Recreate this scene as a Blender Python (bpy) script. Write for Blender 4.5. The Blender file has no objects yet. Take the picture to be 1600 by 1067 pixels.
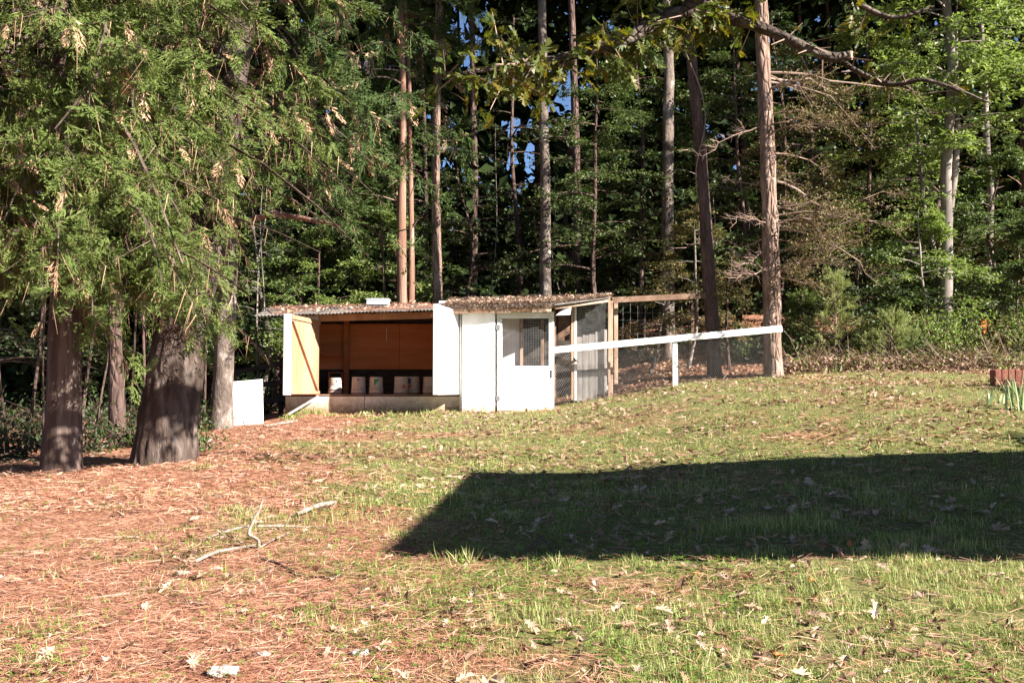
import bpy, math, random
import numpy as np
from mathutils import Vector

rng = np.random.default_rng(11)
random.seed(5)
SC = bpy.context.scene
COL = SC.collection
R = math.radians

# ------------------------------------------------------------------ camera, sky, sun, exposure
PITCH = R(2.89)
EYE = np.array([0.0, 0.0, 1.6])
FPX = 1555.6
cd = bpy.data.cameras.new('camera')
cd.lens = 35.0; cd.sensor_width = 36.0; cd.clip_start = 0.05; cd.clip_end = 1500
cam = bpy.data.objects.new('camera', cd); COL.objects.link(cam)
cam.location = EYE; cam.rotation_euler = (R(90) + PITCH, 0, 0)
SC.camera = cam

SUN_EL = R(30.0)
SUN_PHI = R(59.0)            # angle of the sun to the right of straight behind the camera
SUNV = np.array([math.sin(SUN_PHI) * math.cos(SUN_EL), -math.cos(SUN_PHI) * math.cos(SUN_EL), math.sin(SUN_EL)])  # towards the sun
w = bpy.data.worlds.new('World'); SC.world = w; w.use_nodes = True
wn = w.node_tree.nodes; wl = w.node_tree.links; wn.clear()
sky = wn.new('ShaderNodeTexSky'); sky.sky_type = 'NISHITA'; sky.sun_disc = False
sky.sun_elevation = SUN_EL
sky.sun_rotation = math.atan2(SUNV[0], SUNV[1])
sky.altitude = 300; sky.air_density = 0.6; sky.dust_density = 0.1; sky.ozone_density = 3.0
bg = wn.new('ShaderNodeBackground'); bg.inputs['Strength'].default_value = 0.05
wo = wn.new('ShaderNodeOutputWorld')
wl.new(sky.outputs[0], bg.inputs[0]); wl.new(bg.outputs[0], wo.inputs[0])
sl = bpy.data.lights.new('sun', 'SUN'); sl.energy = 5.0; sl.angle = R(0.5); sl.color = (1.0, 0.93, 0.84)
so = bpy.data.objects.new('sun', sl); COL.objects.link(so)
so.rotation_euler = Vector(SUNV).to_track_quat('Z', 'Y').to_euler()
so.location = (30, -20, 30)
SC.view_settings.view_transform = 'Standard'; SC.view_settings.look = 'None'
SC.view_settings.exposure = 2.05; SC.view_settings.gamma = 1.0; SC.view_settings.use_curve_mapping = False
SC.cycles.max_bounces = 6; SC.cycles.diffuse_bounces = 3; SC.cycles.glossy_bounces = 2
SC.cycles.transmission_bounces = 3; SC.cycles.transparent_max_bounces = 4

# ------------------------------------------------------------------ noise and terrain
def _hash(ix, iy, s):
    n = (ix.astype(np.int64) * 374761393 + iy.astype(np.int64) * 668265263 + s * 974711) & 0x7fffffff
    n = (n ^ (n >> 13)) * 1274126177 & 0x7fffffff
    return ((n ^ (n >> 16)) & 0xffff) / 65535.0
def vnoise(x, y, s=0):
    x = np.asarray(x, float); y = np.asarray(y, float)
    ix = np.floor(x); iy = np.floor(y); fx = x - ix; fy = y - iy
    fx = fx * fx * (3 - 2 * fx); fy = fy * fy * (3 - 2 * fy)
    a = _hash(ix, iy, s); b = _hash(ix + 1, iy, s); c = _hash(ix, iy + 1, s); d = _hash(ix + 1, iy + 1, s)
    return (a * (1 - fx) + b * fx) * (1 - fy) + (c * (1 - fx) + d * fx) * fy
def fbm(x, y, s=0, o=3):
    t = 0; a = 0.5; k = 1.0
    for i in range(o):
        t = t + a * vnoise(np.asarray(x) * k, np.asarray(y) * k, s + i); a *= 0.5; k *= 2.03
    return t / (1 - 0.5 ** o)
def sm(x, a, b):
    t = np.clip((np.asarray(x, float) - a) / (b - a), 0, 1); return t * t * (3 - 2 * t)
CX = [-40, -14, -8, -5.5, -4.2, -2, 0, 0.9, 2.0, 3.5, 5.7, 8, 12, 20, 60]
CZ = [-1.0, -0.5, -0.36, -0.20, -0.06, -0.01, 0.0, 0.04, 0.24, 0.5, 0.74, 0.82, 0.85, 0.95, 1.5]
def zg(x, y, rough=True):
    x = np.asarray(x, float); y = np.asarray(y, float)
    z = 0.055 * np.clip(y, -6, 22.5)
    z = z + np.interp(x, CX, CZ) * sm(y, 3, 19)
    r = sm(x, -1.5, 5)
    z = z + r * (0.17 * np.clip(y - 22.5, 0, 14) + 0.03 * np.clip(y - 36.5, 0, 200))
    z = z + (1 - r) * (0.012 * np.clip(y - 22.5, 0, 200))
    if rough:
        z = z + 0.07 * (fbm(x * .55, y * .55, 3, 2) - .5) + 0.025 * (vnoise(x * 2.3, y * 2.3, 9) - .5) + .034 * (vnoise(x * 6.1, y * 6.1, 12) - .5) * (1 - sm(y, 14, 20))
    return z
def ray(px, py):
    u = (px - 800) / FPX; v = (533.5 - py) / FPX
    c, s = math.cos(PITCH), math.sin(PITCH)
    d = np.array([u, c - v * s, s + v * c]); return d / d[1]
def P(px, py, D):
    return EYE + ray(px, py) * D
def at(px, py, dmax=60):
    d = ray(px, py); t = np.arange(2.5, dmax, 0.02)
    q = EYE[:, None] + d[:, None] * t
    below = q[2] < zg(q[0], q[1])
    i = int(np.argmax(below)) if below.any() else len(t) - 1
    return np.array([q[0][i], q[1][i], float(zg(q[0][i], q[1][i]))])
def gp(px, D):
    x = (px - 800) / FPX * D; return np.array([x, D, float(zg(x, D))])

# ------------------------------------------------------------------ materials
def new_mat(name):
    m = bpy.data.materials.new(name); m.use_nodes = True
    n = m.node_tree.nodes; n.clear(); return m, n, m.node_tree.links
def N(n, t, **kw):
    o = n.new(t)
    for k, v in kw.items():
        if k in o.inputs: o.inputs[k].default_value = v
        else: setattr(o, k, v)
    return o
def ramp(n, stops):
    r = n.new('ShaderNodeValToRGB'); e = r.color_ramp.elements
    while len(e) < len(stops): e.new(0.5)
    for q, (p, c) in zip(e, stops): q.position = p; q.color = (*c, 1)
    return r
def pmat(name, cols, scale=4.0, stretch=(1, 1, 1), rough=0.8, bump=0.0, bscale=None, island=0.0, transl=0.0, detail=5, spec=0.3, metal=0.0, vor=0.0, bdist=0.02):
    m, n, l = new_mat(name)
    tc = N(n, 'ShaderNodeTexCoord'); mp = N(n, 'ShaderNodeMapping'); mp.inputs['Scale'].default_value = stretch
    l.new(tc.outputs['Object'], mp.inputs[0])
    no = N(n, 'ShaderNodeTexNoise', Scale=scale, Detail=detail, Roughness=0.62); l.new(mp.outputs[0], no.inputs['Vector'])
    k = len(cols)
    rp = ramp(n, [(0.28 + 0.44 * i / max(1, k - 1), c) for i, c in enumerate(cols)])
    fac = no.outputs['Fac']
    if island > 0:
        ge = N(n, 'ShaderNodeNewGeometry'); mx = N(n, 'ShaderNodeMix', data_type='FLOAT')
        mr = N(n, 'ShaderNodeMapRange'); mr.inputs['To Min'].default_value = 0.26; mr.inputs['To Max'].default_value = 0.74
        l.new(ge.outputs['Random Per Island'], mr.inputs['Value'])
        mx.inputs[0].default_value = island
        l.new(fac, mx.inputs[2]); l.new(mr.outputs[0], mx.inputs[3]); fac = mx.outputs[0]
    l.new(fac, rp.inputs[0])
    b = N(n, 'ShaderNodeBsdfPrincipled'); b.inputs['Roughness'].default_value = rough
    b.inputs['Specular IOR Level'].default_value = spec; b.inputs['Metallic'].default_value = metal
    l.new(rp.outputs[0], b.inputs['Base Color'])
    if bump > 0:
        bn = N(n, 'ShaderNodeTexNoise', Scale=bscale or scale * 3, Detail=6, Roughness=0.65); l.new(mp.outputs[0], bn.inputs['Vector'])
        h = bn.outputs['Fac']
        if vor > 0:
            vo = N(n, 'ShaderNodeTexVoronoi', feature='DISTANCE_TO_EDGE', Scale=vor); l.new(mp.outputs[0], vo.inputs['Vector'])
            mr2 = N(n, 'ShaderNodeMapRange'); mr2.inputs['From Max'].default_value = 0.25; l.new(vo.outputs['Distance'], mr2.inputs['Value'])
            ad = N(n, 'ShaderNodeMath', operation='MULTIPLY_ADD'); ad.inputs[1].default_value = 0.7
            l.new(h, ad.inputs[0]); l.new(mr2.outputs[0], ad.inputs[2]); h = ad.outputs[0]
            mm = N(n, 'ShaderNodeMix', data_type='RGBA', blend_type='MULTIPLY'); mm.inputs[0].default_value = 0.4
            rr = ramp(n, [(0.0, (.35, .3, .27)), (0.35, (1, 1, 1))]); l.new(mr2.outputs[0], rr.inputs[0])
            l.new(rp.outputs[0], mm.inputs[6]); l.new(rr.outputs[0], mm.inputs[7]); l.new(mm.outputs[2], b.inputs['Base Color'])
        bu = N(n, 'ShaderNodeBump', Strength=bump, Distance=bdist); l.new(h, bu.inputs['Height']); l.new(bu.outputs[0], b.inputs['Normal'])
    out = N(n, 'ShaderNodeOutputMaterial')
    if transl > 0:
        tr = N(n, 'ShaderNodeBsdfTranslucent'); ms = N(n, 'ShaderNodeMixShader'); ms.inputs[0].default_value = transl
        hs = N(n, 'ShaderNodeHueSaturation', Value=1.3, Saturation=1.1); l.new(rp.outputs[0], hs.inputs['Color'])
        l.new(hs.outputs[0], tr.inputs[0]); l.new(b.outputs[0], ms.inputs[1]); l.new(tr.outputs[0], ms.inputs[2]); l.new(ms.outputs[0], out.inputs[0])
    else: l.new(b.outputs[0], out.inputs[0])
    return m

M = {}
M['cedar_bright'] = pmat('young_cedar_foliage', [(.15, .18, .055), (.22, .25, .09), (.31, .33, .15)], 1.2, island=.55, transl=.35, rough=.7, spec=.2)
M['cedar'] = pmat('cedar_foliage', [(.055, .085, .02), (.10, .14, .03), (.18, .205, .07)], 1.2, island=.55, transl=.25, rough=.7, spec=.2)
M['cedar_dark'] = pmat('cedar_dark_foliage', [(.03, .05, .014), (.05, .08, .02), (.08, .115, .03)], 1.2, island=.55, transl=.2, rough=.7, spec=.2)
M['dead_spray'] = pmat('dead_spray', [(.22, .13, .08), (.36, .22, .14), (.45, .32, .22)], 2, island=.6, rough=.9, spec=.1)
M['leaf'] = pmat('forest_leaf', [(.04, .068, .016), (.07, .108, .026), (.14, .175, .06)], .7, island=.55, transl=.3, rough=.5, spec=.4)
M['far_leaf'] = pmat('shaded_far_leaf', [(.008, .014, .006), (.015, .024, .008), (.028, .042, .012)], .5, island=.6, rough=.8, spec=.05)  # near-black leaf tone, deep wood shade put into the colour
M['leaf_dark'] = pmat('shade_leaf', [(.014, .028, .009), (.03, .05, .012), (.05, .078, .018)], .7, island=.55, transl=.25, rough=.5, spec=.4)  # darker leaf copy, background shade painted into its colour
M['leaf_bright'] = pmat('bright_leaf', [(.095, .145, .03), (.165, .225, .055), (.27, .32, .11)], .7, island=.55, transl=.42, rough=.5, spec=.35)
M['leaf_autumn'] = pmat('turning_leaf', [(.06, .075, .022), (.12, .115, .035), (.25, .16, .075)], .9, island=.7, transl=.3, rough=.6, spec=.3)
M['leaf_brown'] = pmat('withered_leaf', [(.12, .065, .042), (.27, .17, .115), (.44, .32, .24)], .9, island=.75, transl=.2, rough=.7, spec=.2)
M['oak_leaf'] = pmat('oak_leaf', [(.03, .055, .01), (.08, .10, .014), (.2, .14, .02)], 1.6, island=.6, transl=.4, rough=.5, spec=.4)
M['pine_needle'] = pmat('pine_needles', [(.015, .03, .01), (.03, .05, .015), (.05, .07, .02)], 1, island=.6, rough=.7, spec=.2)
M['pine_bark'] = pmat('pine_bark', [(.09, .058, .045), (.23, .155, .12), (.42, .32, .27)], 5, (1, 1, .3), rough=.95, bump=1, bscale=14, spec=.1, vor=9, bdist=.04)
M['red_bark'] = pmat('cedar_bark', [(.12, .06, .04), (.22, .125, .09), (.36, .25, .2)], 6, (1, 1, .1), rough=.95, bump=.9, bscale=22, spec=.1, bdist=.03)
M['near_cedar_bark'] = pmat('near_cedar_bark', [(.045, .03, .024), (.10, .07, .058), (.215, .165, .143)], 6, (1, 1, .1), rough=.95, bump=1, bscale=22, spec=.1, bdist=.04)
M['dark_bark'] = pmat('dark_bark', [(.05, .035, .03), (.10, .065, .055), (.15, .105, .09)], 5, (1, 1, .3), rough=.95, bump=.9, bscale=16, spec=.1, vor=10, bdist=.03)
M['oak_bark'] = pmat('oak_bark', [(.03, .021, .017), (.075, .053, .044), (.2, .165, .145)], 5, (1, 1, .3), rough=.95, bump=1, bscale=14, spec=.1, bdist=.06)
M['lichen_bark'] = pmat('lichen_bark', [(.045, .034, .028), (.10, .078, .065), (.17, .135, .115), (.44, .41, .37)], 4.2, (1, 1, .55), rough=.95, bump=1, bscale=18, spec=.1, bdist=.045, detail=8)
M['limb_bark'] = pmat('limb_bark', [(.035, .026, .02), (.075, .058, .048), (.2, .17, .14)], 5, (1, 1, 1), rough=.95, bump=1, bscale=20, spec=.1, vor=14, bdist=.02)
M['grey_bark'] = pmat('grey_bark', [(.10, .085, .075), (.19, .16, .14), (.33, .29, .265)], 4, (1, 1, .3), rough=.9, bump=.5, bscale=14, spec=.1, bdist=.02)
M['twig'] = pmat('bare_twig', [(.12, .08, .06), (.24, .165, .13), (.38, .28, .23)], 3, island=.5, rough=.9, spec=.1)
M['deadwood'] = pmat('pale_deadwood', [(.07, .05, .036), (.22, .175, .14), (.46, .40, .34)], 18, (1, 1, 1), rough=.9, bump=.6, bscale=30, spec=.1)
M['paint'] = pmat('white_paint', [(.6, .57, .52), (.77, .755, .73), (.83, .82, .81)], 2.2, (1, 1, .35), rough=.55, bump=.12, bscale=26, spec=.3)
M['ply'] = pmat('orange_plywood', [(.28, .145, .08), (.38, .215, .13), (.48, .295, .195)], 2.4, (1.5, 1.5, .18), rough=.75, bump=.15, bscale=20, spec=.2)
M['ply_dark'] = pmat('stained_plywood', [(.30, .115, .05), (.42, .165, .07), (.5, .21, .10)], 2.0, (.22, 1.5, 1.5), rough=.8, bump=.15, bscale=20, spec=.2)
M['ply_back'] = pmat('back_plywood', [(.44, .15, .06), (.58, .22, .095), (.64, .28, .14)], 2.0, (.22, 1.5, 1.5), rough=.8, bump=.15, bscale=20, spec=.2)
M['lumber'] = pmat('weathered_lumber', [(.10, .06, .04), (.17, .105, .072), (.26, .18, .13)], 5, (.6, 3, .6), rough=.85, bump=.3, bscale=18, spec=.15)
M['lumber_pale'] = pmat('pale_lumber', [(.25, .155, .105), (.36, .245, .175), (.48, .355, .27)], 5, (3, 3, .3), rough=.85, bump=.25, bscale=18, spec=.15)
M['grey_plank'] = pmat('grey_plank', [(.24, .21, .19), (.38, .345, .32), (.5, .46, .43)], 5, (3, 3, .25), rough=.9, bump=.3, bscale=18, spec=.15)
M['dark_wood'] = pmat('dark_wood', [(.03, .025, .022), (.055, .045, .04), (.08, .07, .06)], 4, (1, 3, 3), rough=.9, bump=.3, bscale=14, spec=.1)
M['tin'] = pmat('corrugated_tin', [(.06, .05, .045), (.13, .115, .105), (.24, .22, .205)], 3, rough=.7, bump=.1, spec=.4, metal=.35)
M['wire'] = pmat('galvanised_wire', [(.17, .17, .17), (.27, .27, .27), (.35, .35, .35)], 6, rough=.5, spec=.5, metal=.3)
M['wire_dark'] = pmat('dark_wire', [(.05, .05, .05), (.09, .09, .09)], 6, rough=.6, spec=.4)
M['bucket'] = pmat('bucket_plastic', [(.34, .27, .225), (.43, .35, .30)], 3, rough=.45, spec=.4)
M['tub'] = pmat('pale_blue_plastic', [(.5, .6, .72), (.66, .74, .84)], 3, rough=.35, spec=.5)
M['label_blue'] = pmat('label_print_blue', [(.05, .06, .16), (.09, .10, .22)], 12, rough=.5)
M['label_green'] = pmat('label_print_green', [(.02, .16, .07), (.04, .22, .1)], 12, rough=.5)
M['label_red'] = pmat('label_print_red', [(.3, .06, .05), (.4, .12, .1)], 12, rough=.5)
M['label_grey'] = pmat('label_print_grey', [(.28, .25, .25), (.4, .36, .35)], 12, rough=.5)
M['straw'] = pmat('pine_straw', [(.13, .046, .028), (.46, .205, .125), (.76, .49, .36)], 1.5, island=.75, rough=.8, spec=.25)
M['dry_leaf'] = pmat('dry_leaf', [(.22, .12, .075), (.42, .28, .19), (.62, .49, .38)], 2, island=.8, rough=.8, spec=.25)
M['dry_leaf_pale'] = pmat('pale_dry_leaf', [(.28, .18, .12), (.40, .29, .21), (.5, .40, .31)], 14, island=.4, rough=.75, spec=.3, bump=.3, bscale=40)
M['dry_leaf_orange'] = pmat('orange_dry_leaf', [(.3, .09, .03), (.46, .16, .05), (.5, .24, .1)], 14, island=.4, rough=.75, spec=.3, bump=.3, bscale=40)
M['straw_old'] = pmat('weathered_litter', [(.09, .055, .04), (.22, .145, .105), (.42, .31, .24)], 1.5, island=.8, rough=.85, spec=.15)
M['grass'] = pmat('lawn_grass', [(.13, .175, .04), (.26, .305, .085), (.5, .46, .25)], .8, island=.7, transl=.3, rough=.6, spec=.3)
M['clover'] = pmat('clover_leaf', [(.08, .14, .02), (.14, .22, .035), (.22, .3, .07)], .8, island=.6, transl=.3, rough=.6, spec=.3)
M['iris'] = pmat('iris_leaf', [(.19, .26, .12), (.27, .35, .18), (.36, .43, .26)], 3, island=.5, transl=.25, rough=.5, spec=.3)
M['stone'] = pmat('grey_stone', [(.26, .26, .27), (.42, .42, .44), (.6, .6, .62)], 6, rough=.9, bump=.6, bscale=18)
M['chalk'] = pmat('chalky_lump', [(.2, .17, .14), (.40, .37, .33), (.58, .55, .51)], 30, rough=.9, bump=.8, bscale=60, spec=.1)
M['brick'] = pmat('red_brick', [(.13, .048, .036), (.2, .08, .058), (.27, .125, .095)], 9, rough=.9, bump=.4, bscale=50, spec=.1)
M['mortar'] = pmat('mortar', [(.36, .33, .3), (.46, .43, .4)], 12, rough=.95, bump=.4, bscale=60, spec=.1)
M['shingle'] = pmat('roof_shingle', [(.08, .075, .07), (.14, .13, .12)], 10, rough=.95, bump=.4)
M['siding'] = pmat('siding', [(.5, .47, .42), (.6, .57, .52)], 3, rough=.7)
M['orange_cloth'] = pmat('orange_tape', [(.6, .13, .03), (.75, .2, .05)], 5, rough=.7)

# dirty painted boards: green-brown splash at the foot, a stain with its own shape
def dirty_paint(name, zlow, spread):
    m = M['paint'].copy(); m.name = name
    n = m.node_tree.nodes; l = m.node_tree.links
    b = next(x for x in n if x.type == 'BSDF_PRINCIPLED'); src = b.inputs['Base Color'].links[0].from_socket
    ge = N(n, 'ShaderNodeNewGeometry'); sx = N(n, 'ShaderNodeSeparateXYZ'); l.new(ge.outputs['Position'], sx.inputs[0])
    no = N(n, 'ShaderNodeTexNoise', Scale=9, Detail=6, Roughness=.7); l.new(ge.outputs['Position'], no.inputs['Vector'])
    ma = N(n, 'ShaderNodeMath', operation='MULTIPLY_ADD'); ma.inputs[1].default_value = spread * 1.6; l.new(no.outputs['Fac'], ma.inputs[0])
    ma.inputs[2].default_value = zlow - spread * .5
    sb = N(n, 'ShaderNodeMath', operation='SUBTRACT'); l.new(ma.outputs[0], sb.inputs[0]); l.new(sx.outputs['Z'], sb.inputs[1])
    mr = N(n, 'ShaderNodeMapRange'); mr.inputs['From Min'].default_value = -spread * .3; mr.inputs['From Max'].default_value = spread * .6; l.new(sb.outputs[0], mr.inputs['Value'])
    mx = N(n, 'ShaderNodeMix', data_type='RGBA'); mx.inputs[7].default_value = (.27, .2, .115, 1)
    l.new(mr.outputs[0], mx.inputs[0]); l.new(src, mx.inputs[6]); l.new(mx.outputs[2], b.inputs['Base Color'])
    return m
M['paint_dirty'] = dirty_paint('white_paint_splashed', 1.24, .30)
M['skirt_bounce_paint'] = dirty_paint('skirt_bounce_paint', 1.30, .34)
for e_, c_ in zip(next(x for x in M['skirt_bounce_paint'].node_tree.nodes if x.type == 'VALTORGB').color_ramp.elements, ((.55, .46, .35), (.74, .66, .55), (.8, .74, .65))): e_.color = (*c_, 1)  # warm bounce light from the ground painted into the skirt's white
M['paint_low'] = dirty_paint('white_paint_stained', .86, .10)

# ------------------------------------------------------------------ mesh helpers
def norm(a):
    return a / np.maximum(np.linalg.norm(a, axis=-1, keepdims=True), 1e-9)
def frames(d, hint):
    y = norm(d); x = np.cross(y, hint); bad = np.linalg.norm(x, axis=-1) < 1e-5
    if bad.any(): x[bad] = np.cross(y[bad], np.array([1.0, .3, .1]))
    x = norm(x); return x, y, np.cross(x, y)
def inst(tv, tf, pos, x, y, z, s, sw=None):
    n = len(pos); k = len(tv); s = np.broadcast_to(np.asarray(s, float), (n,)); sw = s if sw is None else np.broadcast_to(np.asarray(sw, float), (n,))
    v = pos[:, None] + (sw[:, None] * tv[:, 0])[..., None] * x[:, None] + (s[:, None] * tv[:, 1])[..., None] * y[:, None] + (sw[:, None] * tv[:, 2])[..., None] * z[:, None]
    f = tf[None] + (np.arange(n) * k)[:, None, None]
    return v.reshape(-1, 3), f.reshape(-1, tf.shape[1])
class Geo:
    """collects triangles/quads, builds ONE mesh object"""
    def __init__(s): s.v = []; s.f3 = []; s.f4 = []; s.n = 0
    def add(s, v, f):
        v = np.asarray(v, float); f = np.asarray(f, int)
        (s.f3 if f.shape[1] == 3 else s.f4).append(f + s.n); s.v.append(v); s.n += len(v); return s
    def box(s, c, size, rot=None):
        h = np.array(size) / 2
        v = np.array([[sx, sy, sz] for sx in (-1, 1) for sy in (-1, 1) for sz in (-1, 1)], float) * h
        if rot is not None: v = v @ np.asarray(rot).T
        return s.add(v + np.asarray(c), [[0, 1, 3, 2], [4, 6, 7, 5], [0, 4, 5, 1], [2, 3, 7, 6], [0, 2, 6, 4], [1, 5, 7, 3]])
    def prism(s, a, b, c, d, t):
        """slab whose face is the quad a,b,c,d with thickness vector t"""
        q = np.array([a, b, c, d], float); t = np.asarray(t, float)
        return s.add(np.vstack([q, q + t]), [[0, 1, 2, 3], [7, 6, 5, 4], [0, 4, 5, 1], [1, 5, 6, 2], [2, 6, 7, 3], [3, 7, 4, 0]])
    def bar(s, a, b, w, h, up=(0, 0, 1)):
        a = np.asarray(a, float); b = np.asarray(b, float)
        x, y, z = frames((b - a)[None], np.array([up], float)); x, z = x[0] * w / 2, z[0] * h / 2
        v = [a - x - z, a + x - z, a + x + z, a - x + z, b - x - z, b + x - z, b + x + z, b - x + z]
        return s.add(v, [[0, 1, 2, 3], [7, 6, 5, 4], [0, 4, 5, 1], [1, 5, 6, 2], [2, 6, 7, 3], [3, 7, 4, 0]])
    def tube(s, pts, rad, sides=8, jit=0.0, ridges=0, seed=0, cap=True):
        pts = np.asarray(pts, float); n = len(pts); rad = np.broadcast_to(np.asarray(rad, float), (n,))
        d = np.gradient(pts, axis=0); x, y, z = frames(d, np.tile([0.13, 1.0, 0.05], (n, 1)))
        a = np.linspace(0, 2 * np.pi, sides, endpoint=False)
        r = rad[:, None] * np.ones(sides)
        if jit or ridges:
            L = np.concatenate([[0], np.cumsum(np.linalg.norm(np.diff(pts, axis=0), axis=1))])
            A, LL = np.meshgrid(a / (2 * np.pi), L)
            per = max(4, sides // 3)
            r = r * (1 + jit * (vnoise((A * per) % per, LL * 2.2, seed) - .5) * 2)
            if ridges: r = r * (1 + ridges * (np.abs(vnoise((A * sides / 2.2), LL * 2.6, seed + 5) - .5) * 2 - .4))
        v = pts[:, None] + r[..., None] * (np.cos(a)[None, :, None] * x[:, None] + np.sin(a)[None, :, None] * z[:, None])
        v = v.reshape(-1, 3); i = np.arange(n - 1)[:, None] * sides; j = np.arange(sides)[None]; k = (j + 1) % sides
        f = np.stack([i + j, i + k, i + sides + k, i + sides + j], -1).reshape(-1, 4)
        s.add(v, f)
        if cap:
            for e, rev in ((0, 1), (n - 1, 0)):
                ring = v[e * sides:(e + 1) * sides]; cv = np.vstack([ring, pts[e]])
                q = np.arange(sides); tri = np.stack([q, (q + 1) % sides, np.full(sides, sides)], 1)
                s.add(cv, tri[:, ::-1] if rev else tri)
        return s
    def sticks(s, a, b, ra, rb):
        """many 3-sided tapered sticks at once"""
        a = np.asarray(a, float); b = np.asarray(b, float); n = len(a)
        if not n: return s
        x, y, z = frames(b - a, np.tile([0.2, 0.3, 1.0], (n, 1)))
        ang = np.array([0, 2.0944, 4.18879]); c = np.cos(ang); q = np.sin(ang)
        off = c[None, :, None] * x[:, None] + q[None, :, None] * z[:, None]
        ra = np.broadcast_to(ra, (n,))[:, None, None]; rb = np.broadcast_to(rb, (n,))[:, None, None]
        v = np.concatenate([a[:, None] + off * ra, b[:, None] + off * rb], 1).reshape(-1, 3)
        t = np.array([[0, 1, 4], [0, 4, 3], [1, 2, 5], [1, 5, 4], [2, 0, 3], [2, 3, 5]])
        return s.add(v, (t[None] + (np.arange(n) * 6)[:, None, None]).reshape(-1, 3))
    def build(s, name, mat, parent=None, base=None, smooth=False, mats=None, midx=None):
        v = np.vstack(s.v) if s.v else np.zeros((0, 3))
        if base is None: base = np.array(parent.location) if parent is not None else np.zeros(3)
        base = np.asarray(base, float); v = v - base
        f3 = np.vstack(s.f3) if s.f3 else np.zeros((0, 3), int); f4 = np.vstack(s.f4) if s.f4 else np.zeros((0, 4), int)
        me = bpy.data.meshes.new(name); me.vertices.add(len(v)); me.vertices.foreach_set('co', v.astype(np.float32).ravel())
        nl = f3.size + f4.size; me.loops.add(nl); me.polygons.add(len(f3) + len(f4))
        me.loops.foreach_set('vertex_index', np.concatenate([f3.ravel(), f4.ravel()]).astype(np.int32))
        st = np.concatenate([np.arange(len(f3)) * 3, f3.size + np.arange(len(f4)) * 4]).astype(np.int32)
        me.polygons.foreach_set('loop_start', st)
        me.polygons.foreach_set('use_smooth', np.full(len(st), bool(smooth)))
        me.update(calc_edges=True); me.validate()
        me.materials.append(mat)
        o = bpy.data.objects.new(name, me); COL.objects.link(o)
        if parent is not None: o.parent = parent
        else: o.location = base
        return o
def tag(o, label=None, cat=None, group=None, kind=None):
    for k, v in (('label', label), ('category', cat), ('group', group), ('kind', kind)):
        if v: o[k] = v
    return o
def thing(name, loc, label, cat, group=None):
    o = bpy.data.objects.new(name, None); COL.objects.link(o); o.location = tuple(float(q) for q in loc); o.empty_display_size = .2
    return tag(o, label, cat, group)
def bevel(o, wd=.006, seg=1):
    m = o.modifiers.new('bevel', 'BEVEL'); m.width = wd; m.segments = seg; m.limit_method = 'ANGLE'; return o

# ------------------------------------------------------------------ leaf templates
T_LEAF = (np.array([[0, 0, 0], [-.28, .5, .07], [0, 1, -.05], [.28, .5, .07]], float), np.array([[0, 3, 2], [0, 2, 1]]))
def oak_template():
    out = [(0, 0), (.05, .12), (.2, .2), (.1, .3), (.33, .46), (.13, .5), (.36, .72), (.12, .7), (.17, .9), (0, 1)]
    pts = [(0, 0, 0)] + [(x, y, .18 * abs(x)) for x, y in out[1:-1]] + [(0, 1, -.08)] + [(-x, y, .18 * abs(x)) for x, y in out[1:-1][::-1]]
    pts = np.array(pts, float); n = len(pts)
    mid = np.array([[0, .3, -.02], [0, .5, -.02], [0, .7, -.03]]); v = np.vstack([pts, mid]); f = []
    def near(y): return n + (0 if y < .4 else 1 if y < .62 else 2)
    for i in range(n):
        j = (i + 1) % n; f.append([near((pts[i][1] + pts[j][1]) / 2), i, j])
    f += [[0, n, n], [0, 0, 0]]; f = [q for q in f if len(set(q)) == 3]
    top = n // 2
    for a, b, in ((n, n + 1), (n + 1, n + 2)):
        right = min(range(1, top), key=lambda i: abs(pts[i][1] - .42 if a == n else pts[i][1] - .62)); left = n - right
        f += [[a, right, b], [a, b, left]]
    return v, np.array(f)
T_OAK = oak_template()
def curl_template(seed):
    r = np.random.default_rng(seed); v, f = T_OAK; v = v.copy()
    v[:, 2] += .5 * v[:, 0] ** 2 * r.uniform(-.6, 1.3) + .35 * (v[:, 1] - .5) ** 2 * r.uniform(-.8, 1.0) + .09 * np.sin(v[:, 1] * 7 + seed) * r.uniform(.4, 1)
    v[:, 0] *= r.uniform(.7, 1.15); v[:, 2] -= v[:, 2].min(); v[:, 1] -= .5; return v, f
T_DRY = (np.array([[0, -.5, .02], [-.2, -.15, .13], [0, 0, 0.0], [.22, -.1, .10], [-.16, .22, .15], [0, .55, .1], [.17, .2, .06]], float),
         np.array([[0, 2, 1], [0, 3, 2], [1, 2, 4], [2, 5, 4], [2, 6, 5], [2, 3, 6]]))
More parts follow.
